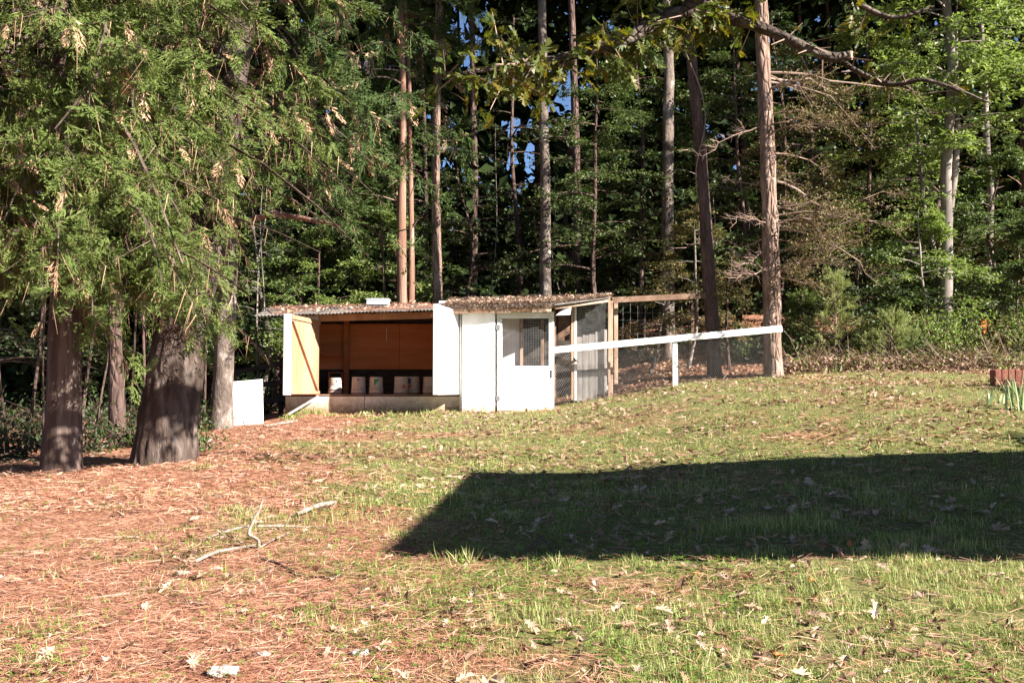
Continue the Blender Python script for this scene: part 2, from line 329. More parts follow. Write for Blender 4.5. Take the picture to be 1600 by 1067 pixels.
def spray_template(seed, k=11):
    r = np.random.default_rng(seed); v = []; f = []
    def dia(p, d, L, W):
        d = d / np.linalg.norm(d); s = np.cross(d, [0, 0, 1.0]); s /= max(np.linalg.norm(s), 1e-6); b = len(v)
        zj = r.normal(0, .02)
        v.extend([p, p + d * L * .5 - s * W + [0, 0, zj], p + d * L, p + d * L * .5 + s * W + [0, 0, -zj]]); f.extend([[b, b + 3, b + 2], [b, b + 2, b + 1]])
    for i in range(k):
        t = .06 + .9 * i / k; side = 1 if i % 2 else -1
        p = np.array([.06 * math.sin(t * 5 + seed), t, -.16 * t * t + r.normal(0, .02)])
        an = R(r.uniform(22, 58)) * side; L = (.46 * (1 - .55 * t)) * r.uniform(.7, 1.2)
        d = np.array([math.sin(an), math.cos(an), r.uniform(-.25, .2)])
        dia(p, d, L, .021)
        q = p + d * L * r.uniform(.3, .5); dia(q, np.array([math.sin(an + .7), math.cos(an + .7), r.uniform(-.3, .3)]), L * .55, .019)
        if i % 2: dia(q, np.array([math.sin(an - .65), math.cos(an - .65), r.uniform(-.3, .3)]), L * .5, .019)
    dia(np.array([0, 0, 0.0]), np.array([.02, 1, -.1]), 1.05, .016)
    return np.array(v), np.array(f)
T_SPRAY = [spray_template(i) for i in (1, 2, 3)]

# ------------------------------------------------------------------ ground
def gmask(x, y):
    """how much lawn (0 pine straw .. 1 grass) at a place"""
    edge = -0.1 - 0.29 * (y - 4.5)
    g = sm(x - edge, -2.4, 3.0) * .95
    g = g + 0.95 * (fbm(x * .8 + 3, y * .8, 21, 3) - .5) + .5 * (vnoise(x * 2.6, y * 2.6, 31) - .5)
    g = g * (1 - .42 * sm(y, 10.5, 13) * (1 - .5 * sm(x, 5, 9)) * sm(fbm(x * .55, y * .9, 51, 3), .35, .6))
    g = g * (1 - sm(y, 22.3, 23.3)) * (1 - .85 * sm(-x - 4.0 + .25 * (y - 14), -.3, .6))
    return np.clip(g, 0, 1)
def axis(segs):
    a = [segs[0][0]]
    for lo, hi, st in segs:
        k = max(1, int(round((hi - lo) / st))); a += list(np.linspace(lo, hi, k + 1)[1:])
    return np.array(a)
gx = axis([(-400, -60, 40), (-60, -16, 2), (-16, 16, .15), (16, 60, 2), (60, 400, 40)])
gy = axis([(-200, -20, 30), (-20, 2, 1), (2, 12, .1), (12, 27, .2), (27, 44, .5), (44, 100, 6), (100, 600, 60)])
GXm, GYm = np.meshgrid(gx, gy); GZ = zg(GXm, GYm)
g = Geo(); nx, ny = len(gx), len(gy)
ii = np.arange(ny - 1)[:, None] * nx + np.arange(nx - 1)[None]
g.add(np.stack([GXm, GYm, GZ], -1).reshape(-1, 3), np.stack([ii, ii + 1, ii + nx + 1, ii + nx], -1).reshape(-1, 4))
def ground_mat():
    m, n, l = new_mat('ground_straw_and_grass')
    tc = N(n, 'ShaderNodeTexCoord'); at_ = N(n, 'ShaderNodeAttribute', attribute_name='lawn')
    n1 = N(n, 'ShaderNodeTexNoise', Scale=30, Detail=8, Roughness=.75); l.new(tc.outputs['Object'], n1.inputs['Vector'])
    n2 = N(n, 'ShaderNodeTexNoise', Scale=2.6, Detail=6, Roughness=.7); l.new(tc.outputs['Object'], n2.inputs['Vector'])
    n3 = N(n, 'ShaderNodeTexVoronoi', Scale=26); l.new(tc.outputs['Object'], n3.inputs['Vector'])
    st = ramp(n, [(.32, (.04, .018, .012)), (.45, (.18, .08, .048)), (.58, (.40, .20, .125)), (.75, (.56, .36, .26))]); l.new(n1.outputs['Fac'], st.inputs[0])
    gr = ramp(n, [(.3, (.04, .038, .016)), (.45, (.12, .122, .042)), (.6, (.235, .225, .09)), (.75, (.4, .35, .18))]); l.new(n1.outputs['Fac'], gr.inputs[0])
    ad = N(n, 'ShaderNodeMath', operation='MULTIPLY_ADD'); ad.inputs[1].default_value = .7; l.new(n2.outputs['Fac'], ad.inputs[0]); l.new(at_.outputs['Fac'], ad.inputs[2])
    mr = N(n, 'ShaderNodeMapRange'); mr.inputs['From Min'].default_value = .6; mr.inputs['From Max'].default_value = 1.05; l.new(ad.outputs[0], mr.inputs['Value'])
    mx = N(n, 'ShaderNodeMix', data_type='RGBA'); l.new(mr.outputs[0], mx.inputs[0]); l.new(st.outputs[0], mx.inputs[6]); l.new(gr.outputs[0], mx.inputs[7])
    hs = N(n, 'ShaderNodeMix', data_type='RGBA', blend_type='OVERLAY'); hs.inputs[0].default_value = .25; l.new(mx.outputs[2], hs.inputs[6]); l.new(n3.outputs['Distance'], hs.inputs[7])
    b = N(n, 'ShaderNodeBsdfPrincipled'); b.inputs['Roughness'].default_value = .95; b.inputs['Specular IOR Level'].default_value = .1
    l.new(hs.outputs[2], b.inputs['Base Color'])
    bu = N(n, 'ShaderNodeBump', Strength=.9, Distance=.03); l.new(n1.outputs['Fac'], bu.inputs['Height']); l.new(bu.outputs[0], b.inputs['Normal'])
    o = N(n, 'ShaderNodeOutputMaterial'); l.new(b.outputs[0], o.inputs[0]); return m
ground = g.build('ground', ground_mat(), smooth=True); tag(ground, kind='structure')
a_ = ground.data.attributes.new('lawn', 'FLOAT', 'POINT'); a_.data.foreach_set('value', gmask(GXm, GYm).ravel().astype(np.float32))

# ------------------------------------------------------------------ chicken coop
FY = 21.6
def F(px, py, D=FY): return P(px, py, D)
def Xp(px, D=FY): return float((px - 800) / FPX * D)
cb = gp(655, FY)
coop = thing('chicken_coop', (cb[0], FY, 1.15), 'white painted plywood chicken coop with open doors and litter covered tin roof', 'coop')
def cpart(geo, name, mat, parent=None, label=None, bev=.005, smooth=False):
    o = geo.build(name, M[mat] if isinstance(mat, str) else mat, None, base=np.array(coop.location), smooth=smooth)
    o.location = (0, 0, 0); o.parent = parent or coop
    if label: o['label'] = label
    if bev: bevel(o, bev)
    return o
XL, XH, XR = -4.9, -4.2, -1.12     # left end, left door hinge, right end of the storage bay
ZS = 1.545                          # shelf level
YB = 24.0
cpart(Geo().box(((XL + XR) / 2, (FY + YB) / 2 + .03, ZS - .02), (XR - XL - .02, YB - FY - .02, .036)), 'floor_deck', 'ply_dark')
# skirt boards
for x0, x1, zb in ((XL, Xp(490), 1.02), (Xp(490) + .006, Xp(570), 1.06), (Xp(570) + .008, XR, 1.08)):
    cpart(Geo().box(((x0 + x1) / 2, FY - .01, (zb + ZS - .045) / 2), (x1 - x0, .022, ZS - .045 - zb)), 'skirt_board', 'skirt_bounce_paint')
cpart(Geo().box(((XH + XR) / 2, FY - .012, ZS - .018), (XR - XH, .05, .04)), 'shelf_edge', 'lumber')
cpart(Geo().box((XL + .012, (FY + YB) / 2, 2.25), (.02, YB - FY, 2.3)), 'side_wall', 'ply')
cpart(Geo().box(((XL + XH) / 2 + .01, FY + .012, 2.4), (XH - XL - .04, .02, 1.7)), 'front_panel', 'paint')
cpart(Geo().box((XR + .03, (FY + YB) / 2 + .05, 2.35), (.02, YB - FY - .1, 2.2)), 'partition_wall', 'ply_dark')
# back wall: three plywood panels hung above a dark gap, darker nesting corner at the left
sx = [XL + .03, Xp(538, YB), Xp(624, YB), XR]
zt, zb = F(600, 506, YB)[2], F(600, 577, YB)[2]
for i in range(3):
    cpart(Geo().box(((sx[i] + sx[i + 1]) / 2, YB - (.0 if i else -.05), (zt + zb) / 2), (sx[i + 1] - sx[i] - .006, .02, zt - zb)), 'back_panel', 'ply_back')
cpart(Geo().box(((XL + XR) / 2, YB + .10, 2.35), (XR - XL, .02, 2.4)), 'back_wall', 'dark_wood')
cpart(Geo().box((Xp(541, 23.9), 23.9, 2.45), (.13, .09, 1.85)), 'stud', 'ply_dark')
a, b = F(498, 551, 23.6), F(536, 557, 23.6)
cpart(Geo().bar(a, b, .5, .03), 'nest_shelf', 'ply_dark')
cpart(Geo().box((Xp(524, 23.6), 23.75, 2.05), (.34, .3, .02)).box((Xp(514, 23.6), 23.75, 1.9), (.02, .3, .3)).box((Xp(534, 23.6), 23.75, 1.9), (.02, .3, .3)), 'nest_box', 'ply_dark')
a, b = F(604, 512, 23.9), F(604, 534, 23.9)
cpart(Geo().bar(a, b, .02, .035, (0, 1, 0)), 'hanging_strip', 'paint')
# header beam and rafters
zh0, zh1 = F(500, 498)[2], F(680, 491)[2]
cpart(Geo().bar((XL, FY + .03, zh0), (XR, FY + .03, zh1), .05, .15), 'header_beam', 'ply')
for t in np.linspace(.04, .96, 5):
    x = XL + (XR - XL) * t
    cpart(Geo().bar((x, FY - .3, 3.25 + .1 * t), (x, YB + .1, 3.56 + .05 * t), .045, .09), 'rafter', 'lumber')
# doors of the storage bay
def swing_door(hx, hz0, hz1, fx, fy, fz0, fz1, name, inner, outer, left):
    h = np.array([hx, FY - .03, 0]); f = np.array([fx, fy, 0]); d = norm((f - h)[None])[0]; nrm = np.array([-d[1], d[0], 0])
    if nrm[0] < 0: nrm = -nrm        # to the right
    A = [h + [0, 0, hz0], f + [0, 0, fz0], f + [0, 0, fz1], h + [0, 0, hz1]]
    if left: A = A[::-1]
    face = Geo().prism(*A, nrm * .018)
    dr = cpart(face, name, outer if not left else inner, bev=.003)
    return dr, h, f, d, nrm
dl, h, f, d, nrm = swing_door(XH, ZS, F(497, 501)[2], F(452, 617, 20.2)[0], 20.2, ZS - .01, F(452, 491, 20.2)[2], 'door', 'ply', 'paint', True)
dl['label'] = 'orange plywood door with a diagonal brace, swung open'
zt0, zt1 = F(497, 501)[2], F(452, 491, 20.2)[2]
q = nrm * .03
cpart(Geo().prism(f + q * 1.2 + [0, 0, ZS - .015], f + q * 1.2 - nrm * .17 + [0, 0, ZS - .015], f + q * 1.2 - nrm * .17 + [0, 0, zt1 + .01], f + q * 1.2 + [0, 0, zt1 + .01], -d * -.02), 'edge_board', 'paint', dl)
cpart(Geo().bar(f + q + [0, 0, zt1 - .12] - d * .02, h + q + [0, 0, ZS + .08] - d * -.12, .035, .09, nrm), 'brace', 'ply', dl)
cpart(Geo().bar(f + q + [0, 0, zt1 - .05] - d * .02, h + q + [0, 0, zt0 - .05], .035, .09, (0, 0, 1)), 'frame', 'ply', dl)
cpart(Geo().bar(f + q + [0, 0, ZS + .04] - d * .02, h + q + [0, 0, ZS + .04], .035, .07, (0, 0, 1)), 'frame', 'ply', dl)
D2 = 20.15
drr, h, f, d, nrm = swing_door(XR, ZS, F(718, 488)[2], F(684, 617, D2)[0], D2, ZS - .005, F(684, 476, D2)[2], 'door', 'ply', 'paint', False)
drr['label'] = 'white door leaf swung wide open'
zt0, zt1 = F(718, 488)[2], F(684, 476, D2)[2]
q = f - d * 0.0
cpart(Geo().prism(q + nrm * .02 + [0, 0, ZS - .01], q - nrm * .1 + [0, 0, ZS - .01], q - nrm * .1 + [0, 0, zt1 + .015], q + nrm * .02 + [0, 0, zt1 + .015], d * .02), 'edge_board', 'paint', drr)
cpart(Geo().bar(f - d * .10 + nrm * .021 + [0, 0, ZS + .005], f - d * .10 + nrm * .021 + [0, 0, zt1 - .01], .012, .008, nrm), 'trim_strip', 'paint', drr)
for zz in (ZS + .25, zt0 - .25):
    cpart(Geo().box(h + np.array([.012, -.02, zz]), (.05, .05, .09)), 'hinge', 'wire_dark', drr)
# left roof: corrugated sheets
def corr_sheet(c00, c10, c11, c01, pitch=.076, amp=.011, th=.004):
    c00, c10, c11, c01 = (np.asarray(k, float) for k in (c00, c10, c11, c01))
    L = np.linalg.norm(c10 - c00); n = max(8, int(L / pitch * 5)); u = np.linspace(0, 1, n + 1)[:, None]
    z = amp * np.sin(u * L / pitch * 2 * np.pi)
    e0 = c00 + (c10 - c00) * u; e1 = c01 + (c11 - c01) * u
    up = np.array([0, 0, 1.0]); V = np.vstack([e0 + up * z, e1 + up * z, e0 + up * (z - th), e1 + up * (z - th)])
    m = n + 1; i = np.arange(n)
    F4 = np.vstack([np.stack([i, i + 1, m + i + 1, m + i], 1), np.stack([2 * m + i, 3 * m + i, 3 * m + i + 1, 2 * m + i + 1], 1), np.stack([i, 2 * m + i, 2 * m + i + 1, i + 1], 1)])
    return Geo().add(V, F4)
YF = 20.95
RL0, RL1 = F(398, 494, YF), F(682, 484, YF); RB0, RB1 = F(425, 480, 24.4), F(700, 475, 24.4)
nsh = 6
for i in range(nsh):
    t0, t1 = i / nsh - .006, (i + 1) / nsh + .012
    dz = np.array([0, 0, .006 * (i % 2)])
    jy = np.array([0, rng.uniform(-.04, .04), 0])
    cpart(corr_sheet(RL0 + (RL1 - RL0) * t0 + dz + jy, RL0 + (RL1 - RL0) * t1 + dz + jy, RB0 + (RB1 - RB0) * t1 + dz, RB0 + (RB1 - RB0) * t0 + dz), 'roof_sheet', 'tin', bev=0, smooth=True)
# narrow fixed panel and screened door of the right-hand bay
YP = 21.36
pa, pb = F(721, 643, YP), F(774, 643, YP); ztp = F(740, 488, YP)[2]
cpart(Geo().box(((pa[0] + pb[0]) / 2, YP, (1.05 + ztp) / 2), (pb[0] - pa[0] - .012, .022, ztp - 1.05)), 'front_panel', 'paint_dirty')
cpart(Geo().box((XR + .01, (YP + FY) / 2 + .01, 2.2), (.02, FY - YP - .03, 2.3)), 'corner_board', 'paint')
sd0, sd1 = F(775.5, 640, 21.4), F(865, 640, 22.0)
e = np.array([sd1[0] - sd0[0], sd1[1] - sd0[1], 0]); W = np.linalg.norm(e); e = e / W; en = np.array([e[1], -e[0], 0])  # towards the camera
def SD(px, py):   # point on the screened door's plane for a pixel
    r = ray(px, py); o = np.array([sd0[0], sd0[1], 0]); t = (o @ en - EYE @ en) / (r @ en); return EYE + r * t
def board(geo, x0, y0, x1, y1, th=.025, off=0.0, fn=SD, nn=None):
    nn = en if nn is None else nn
    return geo.prism(fn(x0, y1) + nn * off, fn(x1, y1) + nn * off, fn(x1, y0) + nn * off, fn(x0, y0) + nn * off, nn * th)
sd = cpart(board(Geo(), 776, 572, 865, 642), 'screen_door', 'paint_dirty', label='white door with a wire screened window')
cpart(board(Geo(), 776, 487, 865, 497.5), 'top_rail', 'paint', sd)
cpart(board(Geo(), 776, 498, 784, 571.6), 'stile', 'paint', sd)
cpart(board(Geo(), 857, 498, 865, 571.6), 'stile', 'paint', sd)
for zy in (512, 622):
    cpart(board(Geo(), 772.5, zy - 4, 780, zy + 4, .02, .03), 'hinge', 'wire_dark', sd)
cpart(board(Geo(), 858.5, 578, 862, 590, .03, .03), 'latch', 'wire_dark', sd)
def grid_wire(fn, x0, y0, x1, y1, nx_, ny_, r, off=-.02):
    A = []; B = []
    for i in range(nx_ + 1):
        x = x0 + (x1 - x0) * i / nx_; A.append(fn(x, y0)); B.append(fn(x, y1))
    for j in range(ny_ + 1):
        y = y0 + (y1 - y0) * j / ny_; A.append(fn(x0, y)); B.append(fn(x1, y))
    return Geo().sticks(np.array(A) + en * off, np.array(B) + en * off, r, r)
o = cpart(grid_wire(SD, 784, 497, 858, 572, 28, 29, .0022), 'wire_screen', 'wire', sd, bev=0); o['kind'] = 'stuff'
# inside the right-hand bay
D3 = 22.7
def fl(D):
    return lambda px, py: P(px, py, D)
nY = np.array([0, -1.0, 0])
cpart(board(Geo(), 776, 485, 812, 640, fn=fl(D3), nn=nY), 'inner_panel', 'paint')
cpart(board(Geo(), 812.5, 485, 817, 640, .05, fn=fl(D3 - .05), nn=nY), 'inner_post', 'lumber_pale')
cpart(board(Geo(), 845, 500, 850, 640, .05, fn=fl(D3 - .05), nn=nY), 'inner_post', 'lumber')
cpart(board(Geo(), 872, 478, 890, 532, fn=fl(23.6), nn=nY), 'inner_board', 'lumber')
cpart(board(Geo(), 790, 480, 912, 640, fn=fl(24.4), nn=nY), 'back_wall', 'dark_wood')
# white gusset, posts, wire panel with planks behind
g4 = fl(21.62)
v = [g4(868, 493), g4(891, 492), g4(893, 477), g4(889, 475.5)]
cpart(Geo().prism(*v, (0, .02, 0)), 'gusset', 'paint')
cpart(board(Geo(), 865.5, 478, 868.5, 622, .08, fn=fl(22.3), nn=nY), 'corner_post', 'lumber')
D5 = 22.5
f5 = fl(D5)
cpart(board(Geo(), 892, 474, 896.5, 625, .09, fn=f5, nn=nY), 'corner_post', 'lumber_pale')
cpart(board(Geo(), 897, 474, 900.5, 626, .05, .05, fn=f5, nn=nY), 'trim_board', 'paint')
xs = np.linspace(901, 949, 6)
for i in range(5):
    cpart(board(Geo(), xs[i] + .35, 527 - 3.0 * i + rng.uniform(-1, 1), xs[i + 1] - .35, 630, .02, -.06 - .006 * (i % 2), fn=f5, nn=nY), 'plank', 'grey_plank')
cpart(board(Geo(), 949.5, 467, 953, 622, .06, .03, fn=f5, nn=nY), 'trim_board', 'lumber_pale')
cpart(board(Geo(), 952.5, 470, 958, 622, .09, -.12, fn=f5, nn=nY), 'corner_post', 'lumber_pale')
def hex_edges(s0, s1, h, cell):
    """hexagonal netting in (s, t): list of edge ends"""
    a = cell / math.sqrt(3); E = []
    nc = int((s1 - s0) / cell) + 1; nr = int(h / (1.5 * a)) + 1
    for r in range(nr):
        for c in range(nc):
            cx = s0 + (c + .5 * (r % 2)) * cell; cy = r * 1.5 * a
            for k0, k1 in ((5, 0), (0, 1), (1, 2)):
                p = [(cx + a * math.sin(k * math.pi / 3), cy + a * math.cos(k * math.pi / 3)) for k in (k0, k1)]
                E.append(p)
    E = np.array(E); ok = (E[..., 0] >= s0 - 1e-6).all(1) & (E[..., 0] <= s1 + 1e-6).all(1) & (E[..., 1] >= 0).all(1) & (E[..., 1] <= h).all(1)
    return E[ok]
def netting(A, B, bot, top, cell, r, bulge=.02):
    """hex netting on the vertical plane over the ground line A-B, between bot(s) and top(s) in z"""
    A = np.asarray(A, float)[:2]; B = np.asarray(B, float)[:2]; L = np.linalg.norm(B - A)
    ss = np.linspace(0, L, 30); H = max(top(s) - bot(s) for s in ss)
    E = hex_edges(0, L, H, cell); S = E[..., 0]; Tz = E[..., 1]
    tp = np.vectorize(top)(S); bt = np.vectorize(bot)(S); Z = tp - Tz
    ok = (Z >= bt - .02).all(1); S, Z = S[ok], Z[ok]
    xy = A + (B - A) * (S / L)[..., None]
    off = bulge * (vnoise(S * 1.6, Z * 1.8, 77) - .5) * 2
    nrm2 = np.array([-(B - A)[1], (B - A)[0]]) / L
    xy = xy + nrm2 * off[..., None]
    p = np.concatenate([xy, Z[..., None]], -1)
    return Geo().sticks(p[:, 0], p[:, 1], r, r)
a, b = f5(900, 600), f5(950, 600)
o = cpart(netting((a[0], D5 - .06), (b[0], D5 - .06), lambda s: f5(0, 615)[2], lambda s: f5(0, 475)[2] + .1 * s, .030, .0025), 'wire_panel', 'wire', bev=0); o['kind'] = 'stuff'
v = board(Geo(), 901, 474, 949, 528, .004, .04, fn=f5, nn=nY)
a, b = fl(22.25)(867, 600), fl(22.25)(893, 600)
o = cpart(netting((a[0], 22.2), (b[0], 22.35), lambda s: 1.32 + .1 * s, lambda s: P(0, 548, 22.25)[2], .055, .003), 'wire_panel', 'wire', bev=0); o['kind'] = 'stuff'
# right-hand roof of boards, its edge board and rafters' ends
YR = 20.95
q0, q1, q2 = F(694, 481, YR), F(865, 476, YR + .25), F(952, 466.5, 22.1)
b0, b1, b2 = F(700, 472, 24.3), F(865, 467, 24.3), F(956, 464, 24.3)
for (c0, c1, d0, d1) in ((q0, q0 + (q1 - q0) * .5, b0, b0 + (b1 - b0) * .5), (q0 + (q1 - q0) * .503, q1, b0 + (b1 - b0) * .503, b1), (q1 + [.01, 0, -.02], q2, b1 + [.01, 0, -.02], b2)):
    cpart(Geo().prism(c0, c1, d1, d0, (0, 0, .03)), 'roof_sheet', 'tin')
c0, c1 = F(700, 485.5, YR + .1), F(862, 482, YR + .35)
ks = np.linspace(0, 1, 6)
for i in range(5):
    u = c0 + (c1 - c0) * (ks[i] + .004); v_ = c0 + (c1 - c0) * (ks[i + 1] - .004); hgt = (.10, .085, .11, .07, .1)[i]
    cpart(Geo().bar(u - [0, 0, hgt * .2], v_ - [0, 0, hgt * .2], .03, hgt), 'fascia_board', 'lumber_pale' if i % 2 == 0 else 'ply')
cpart(Geo().bar(F(867, 481, YR + .45), F(950, 470, 22.15), .03, .06), 'fascia_board', 'lumber_pale')
cpart(Geo().bar(F(851, 489, 21.5), F(851, 477, 21.5), .1, .05, (0, 1, 0)), 'rafter', 'lumber')

cpart(Geo().bar(P(441, 478.5, 24.4), P(522, 477.5, 24.4), .05, .05).bar(P(442, 484, 24.4), P(442, 474, 24.4), .04, .05, (0, 1, 0)), 'ridge_board', 'dark_wood')
# litter on both roofs: needles and leaves nobody could count
def scatter_quads(pts, r_, Lmin, Lmax, wd, tilt, seed, bend=.15):
    """curved needles lying about: 2 segments each"""
    r = np.random.default_rng(seed); n = len(pts); az = r.uniform(0, 2 * np.pi, n); el = r.normal(0, tilt, n)
    d = np.stack([np.cos(az) * np.cos(el), np.sin(az) * np.cos(el), np.sin(el)], 1); L = r.uniform(Lmin, Lmax, n)
    tv = np.array([[-.5, -.5, 0], [.5, -.5, 0], [.5, 0, bend], [-.5, 0, bend], [0, .5, 0]]); tf = np.array([[0, 1, 2], [0, 2, 3], [3, 2, 4]])
    hint = norm(np.stack([r.normal(0, .35, n), r.normal(0, .35, n), np.ones(n)], 1))
    x, y, z = frames(d, hint)
    tvv = tv.copy(); v = pts[:, None] + (wd * tvv[:, 0])[None, :, None] * x[:, None] + (L[:, None] * tvv[:, 1])[..., None] * y[:, None] + (L[:, None] * tvv[:, 2] * r.uniform(-.8, 1, n)[:, None])[..., None] * (z * .5 + x * .5)[:, None]
    return v.reshape(-1, 3), (tf[None] + (np.arange(n) * 5)[:, None, None]).reshape(-1, 3)
def roof_pts(n, c00, c10, c11, c01, seed, lo=.015, hi=.05, edge=1.0, amin=0.0):
    r = np.random.default_rng(seed); u = r.uniform(amin, 1, n)[:, None]; t = (r.uniform(0, 1, n) ** edge)[:, None]
    p = (c00 * (1 - u) + c10 * u) * (1 - t) + (c01 * (1 - u) + c11 * u) * t
    p[:, 2] += r.uniform(lo, hi, n); return p
lg = Geo()
pts = roof_pts(5200, RL0, RL1, RB1, RB0, 1, .014, .05, 1.0)
keep = vnoise(pts[:, 0] * 2.2, pts[:, 1] * 1.2, 5) + .25 * (pts[:, 0] - RL0[0]) / 4 > .5
lg.add(*scatter_quads(pts[keep], rng, .08, .2, .006, .2, 3))
tag(lg.build('roof_litter', M['straw'], base=(-3, 22.5, 3.4)), kind='stuff'); lg = Geo()
for (c0, c1, d1, d0, n_, sd_) in ((q0, q1, b1, b0, 9000, 2), (q1, q2, b2, b1, 3000, 3)):
    p = roof_pts(n_, c0, c1, d1, d0, sd_, .03, .10, 1.6); lg.add(*scatter_quads(p, rng, .08, .22, .006, .35, sd_ + 4))
p = roof_pts(2600, q0 + [0, -.03, -.06], q1 + [0, -.03, -.06], q1 + [0, .1, .03], q0 + [0, .1, .03], 8, 0, .09); lg.add(*scatter_quads(p, rng, .06, .18, .006, .7, 9))
tag(lg.build('roof_litter', M['straw_old'], base=(0, 22.5, 3.4)), kind='stuff')
lg = Geo()
for (c0, c1, d1, d0, n_, sd_) in ((q0, q1, b1, b0, 700, 22), (q1, q2, b2, b1, 160, 23), (RL0, RL1, RB1, RB0, 160, 24)):
    p = roof_pts(n_, c0, c1, d1, d0, sd_, .05, .11, 1.5); n_ = len(p)
    x, y, z = frames(norm(rng.normal(0, 1, (n_, 3)) * [1, 1, .4]), norm(rng.normal(0, .5, (n_, 3)) + [0, 0, 1]))
    lg.add(*inst(*T_DRY, p, x, y, z, rng.uniform(.05, .11, n_)))
tag(lg.build('roof_leaves', M['dry_leaf'], base=(0, 22.5, 3.5)), kind='stuff')
# odds and ends on the roof
tb = thing('plastic_tub', F(591, 478, 22.6), 'pale blue and white plastic tub left on the tin roof', 'tub')
c = np.array(tb.location)
def trough(c, w_, d_, h_, th=.012):
    g_ = Geo(); g_.box(c + [0, 0, th / 2], (w_, d_, th))
    for s_ in (-1, 1):
        g_.box(c + [s_ * (w_ / 2 - th / 2), 0, h_ / 2 + th / 2], (th, d_, h_ - th)); g_.box(c + [0, s_ * (d_ / 2 - th / 2), h_ / 2 + th / 2], (w_ - 2 * th - .002, th, h_ - th))
    return g_
bevel(trough(c + [0, 0, .02], .48, .36, .11).build('body', M['tub'], tb), .01, 2)
bevel(Geo().box(c + [0, 0, .142], (.52, .40, .02)).build('lid', M['paint'], tb), .008, 2)
o = Geo().box(F(695, 473, 22.2), (.26, .2, .06)).build('tin_scrap', M['paint'], base=F(695, 473, 22.2)); bevel(o, .012, 2)
tag(o, 'small white scrap of bent tin lying where the two roofs meet', 'scrap')
A, B = F(705, 474, 23.6), F(862, 467, 23.6)
sc = thing('wire_roll', (A + B) / 2, 'flattened roll of dark hardware cloth lying along the litter covered roof', 'wire roll')
gw = Geo(); r_ = np.random.default_rng(4)
for i in range(90):
    u = i / 89; p = A + (B - A) * u; hh = .10 * math.sin(u * 9.3) ** 2 + .05
    gw.sticks([p], [p + [0, .05, hh]], .0025, .0025)
for k in range(6):
    u = np.linspace(0, 1, 40)[:, None]; hh = (.10 * np.sin(u * 9.3) ** 2 + .05) * k / 5
    pp = A + (B - A) * u + np.hstack([0 * u, .05 * k / 5 + 0 * u, hh]); gw.sticks(pp[:-1], pp[1:], .0025, .0025)
o = gw.build('wire_screen', M['wire_dark'], sc); o['kind'] = 'stuff'

# buckets upside down on the shelf
def lathe(prof, sides, c):
    a = np.linspace(0, 2 * np.pi, sides, endpoint=False); v = [np.stack([r * np.cos(a), r * np.sin(a), np.full(sides, z)], 1) for r, z in prof]
    v = np.vstack(v) + c; n = len(prof); i = np.arange(n - 1)[:, None] * sides; j = np.arange(sides)[None]; k = (j + 1) % sides
    return Geo().add(v, np.stack([i + j, i + k, i + sides + k, i + sides + j], -1).reshape(-1, 4))
def bucket(px, D, s, label, marks):
    s = s * 1.07
    c = np.array([Xp(px, D), D, ZS]); t = thing('bucket', c, label, 'bucket', 'upturned buckets on the coop shelf')
    pr = [(.001, .368), (.133, .368), (.138, .36), (.141, .25), (.146, .12), (.156, .118), (.156, .10), (.149, .098), (.150, .06), (.159, .058), (.159, .035), (.153, .033), (.155, .004), (.150, .004), (.148, .03)]
    g_ = lathe([(r * s, z * s) for r, z in pr[::-1]], 28, c); g_.build('body', M['bucket'], t, smooth=True)
    for (a0, a1, z0, z1, mk, shape) in marks:
        n_ = 6; an = np.linspace(R(a0), R(a1), n_ + 1) - math.pi / 2; V = []; Fc = []
        for i, q in enumerate(an):
            top = z1 if shape == 'rect' else z0 + (z1 - z0) * (1 - i / n_)
            lo = z0 if shape == 'rect' else z0
            if shape == 'tri': lo, top = z1 - (z1 - z0) * (1 - i / n_), z1
            for zz in (lo, top):
                rr = (.138 + (.36 - zz) * .034) * s + .0025; V.append(c + [rr * math.cos(q), rr * math.sin(q), zz * s])
        Fc = [[2 * i, 2 * i + 2, 2 * i + 3, 2 * i + 1] for i in range(n_)]
        Geo().add(V, Fc).build('label_print', M[mk], t)
    return t
lines = lambda a0, a1, z: [(a0, a1, z + .014 * k, z + .014 * k + .006, 'label_grey', 'rect') for k in range(3)]
bucket(524, 22.3, .93, 'upturned white bucket standing alone in the dark left corner of the shelf', [(15, 35, .27, .31, 'label_blue', 'rect')] + lines(-35, 10, .2))
bucket(560.5, 21.95, .97, 'upturned white bucket with a small purple mark, second along the shelf', [(-2, 14, .29, .33, 'label_blue', 'rect')] + lines(-10, 35, .22))
bucket(588, 21.95, .97, 'upturned white bucket with a green triangle on its side', [(-12, 38, .18, .32, 'label_green', 'tri')] + lines(-40, -15, .2))
bucket(627, 21.95, .99, 'upturned white bucket with lines of print, in front of its crowded neighbour', [(-45, -5, .25, .31, 'label_grey', 'rect'), (14, 40, .13, .2, 'label_red', 'rect')] + lines(-45, 10, .17))
bucket(645, 22.2, 1.0, 'upturned white bucket with a blue and red label, half behind its neighbour', [(-38, -8, .22, .33, 'label_blue', 'rect'), (-40, -5, .14, .2, 'label_red', 'rect')] + lines(10, 45, .24))
bucket(672, 22.0, .98, 'upturned white bucket partly hidden by the white open door', lines(-50, 0, .22))

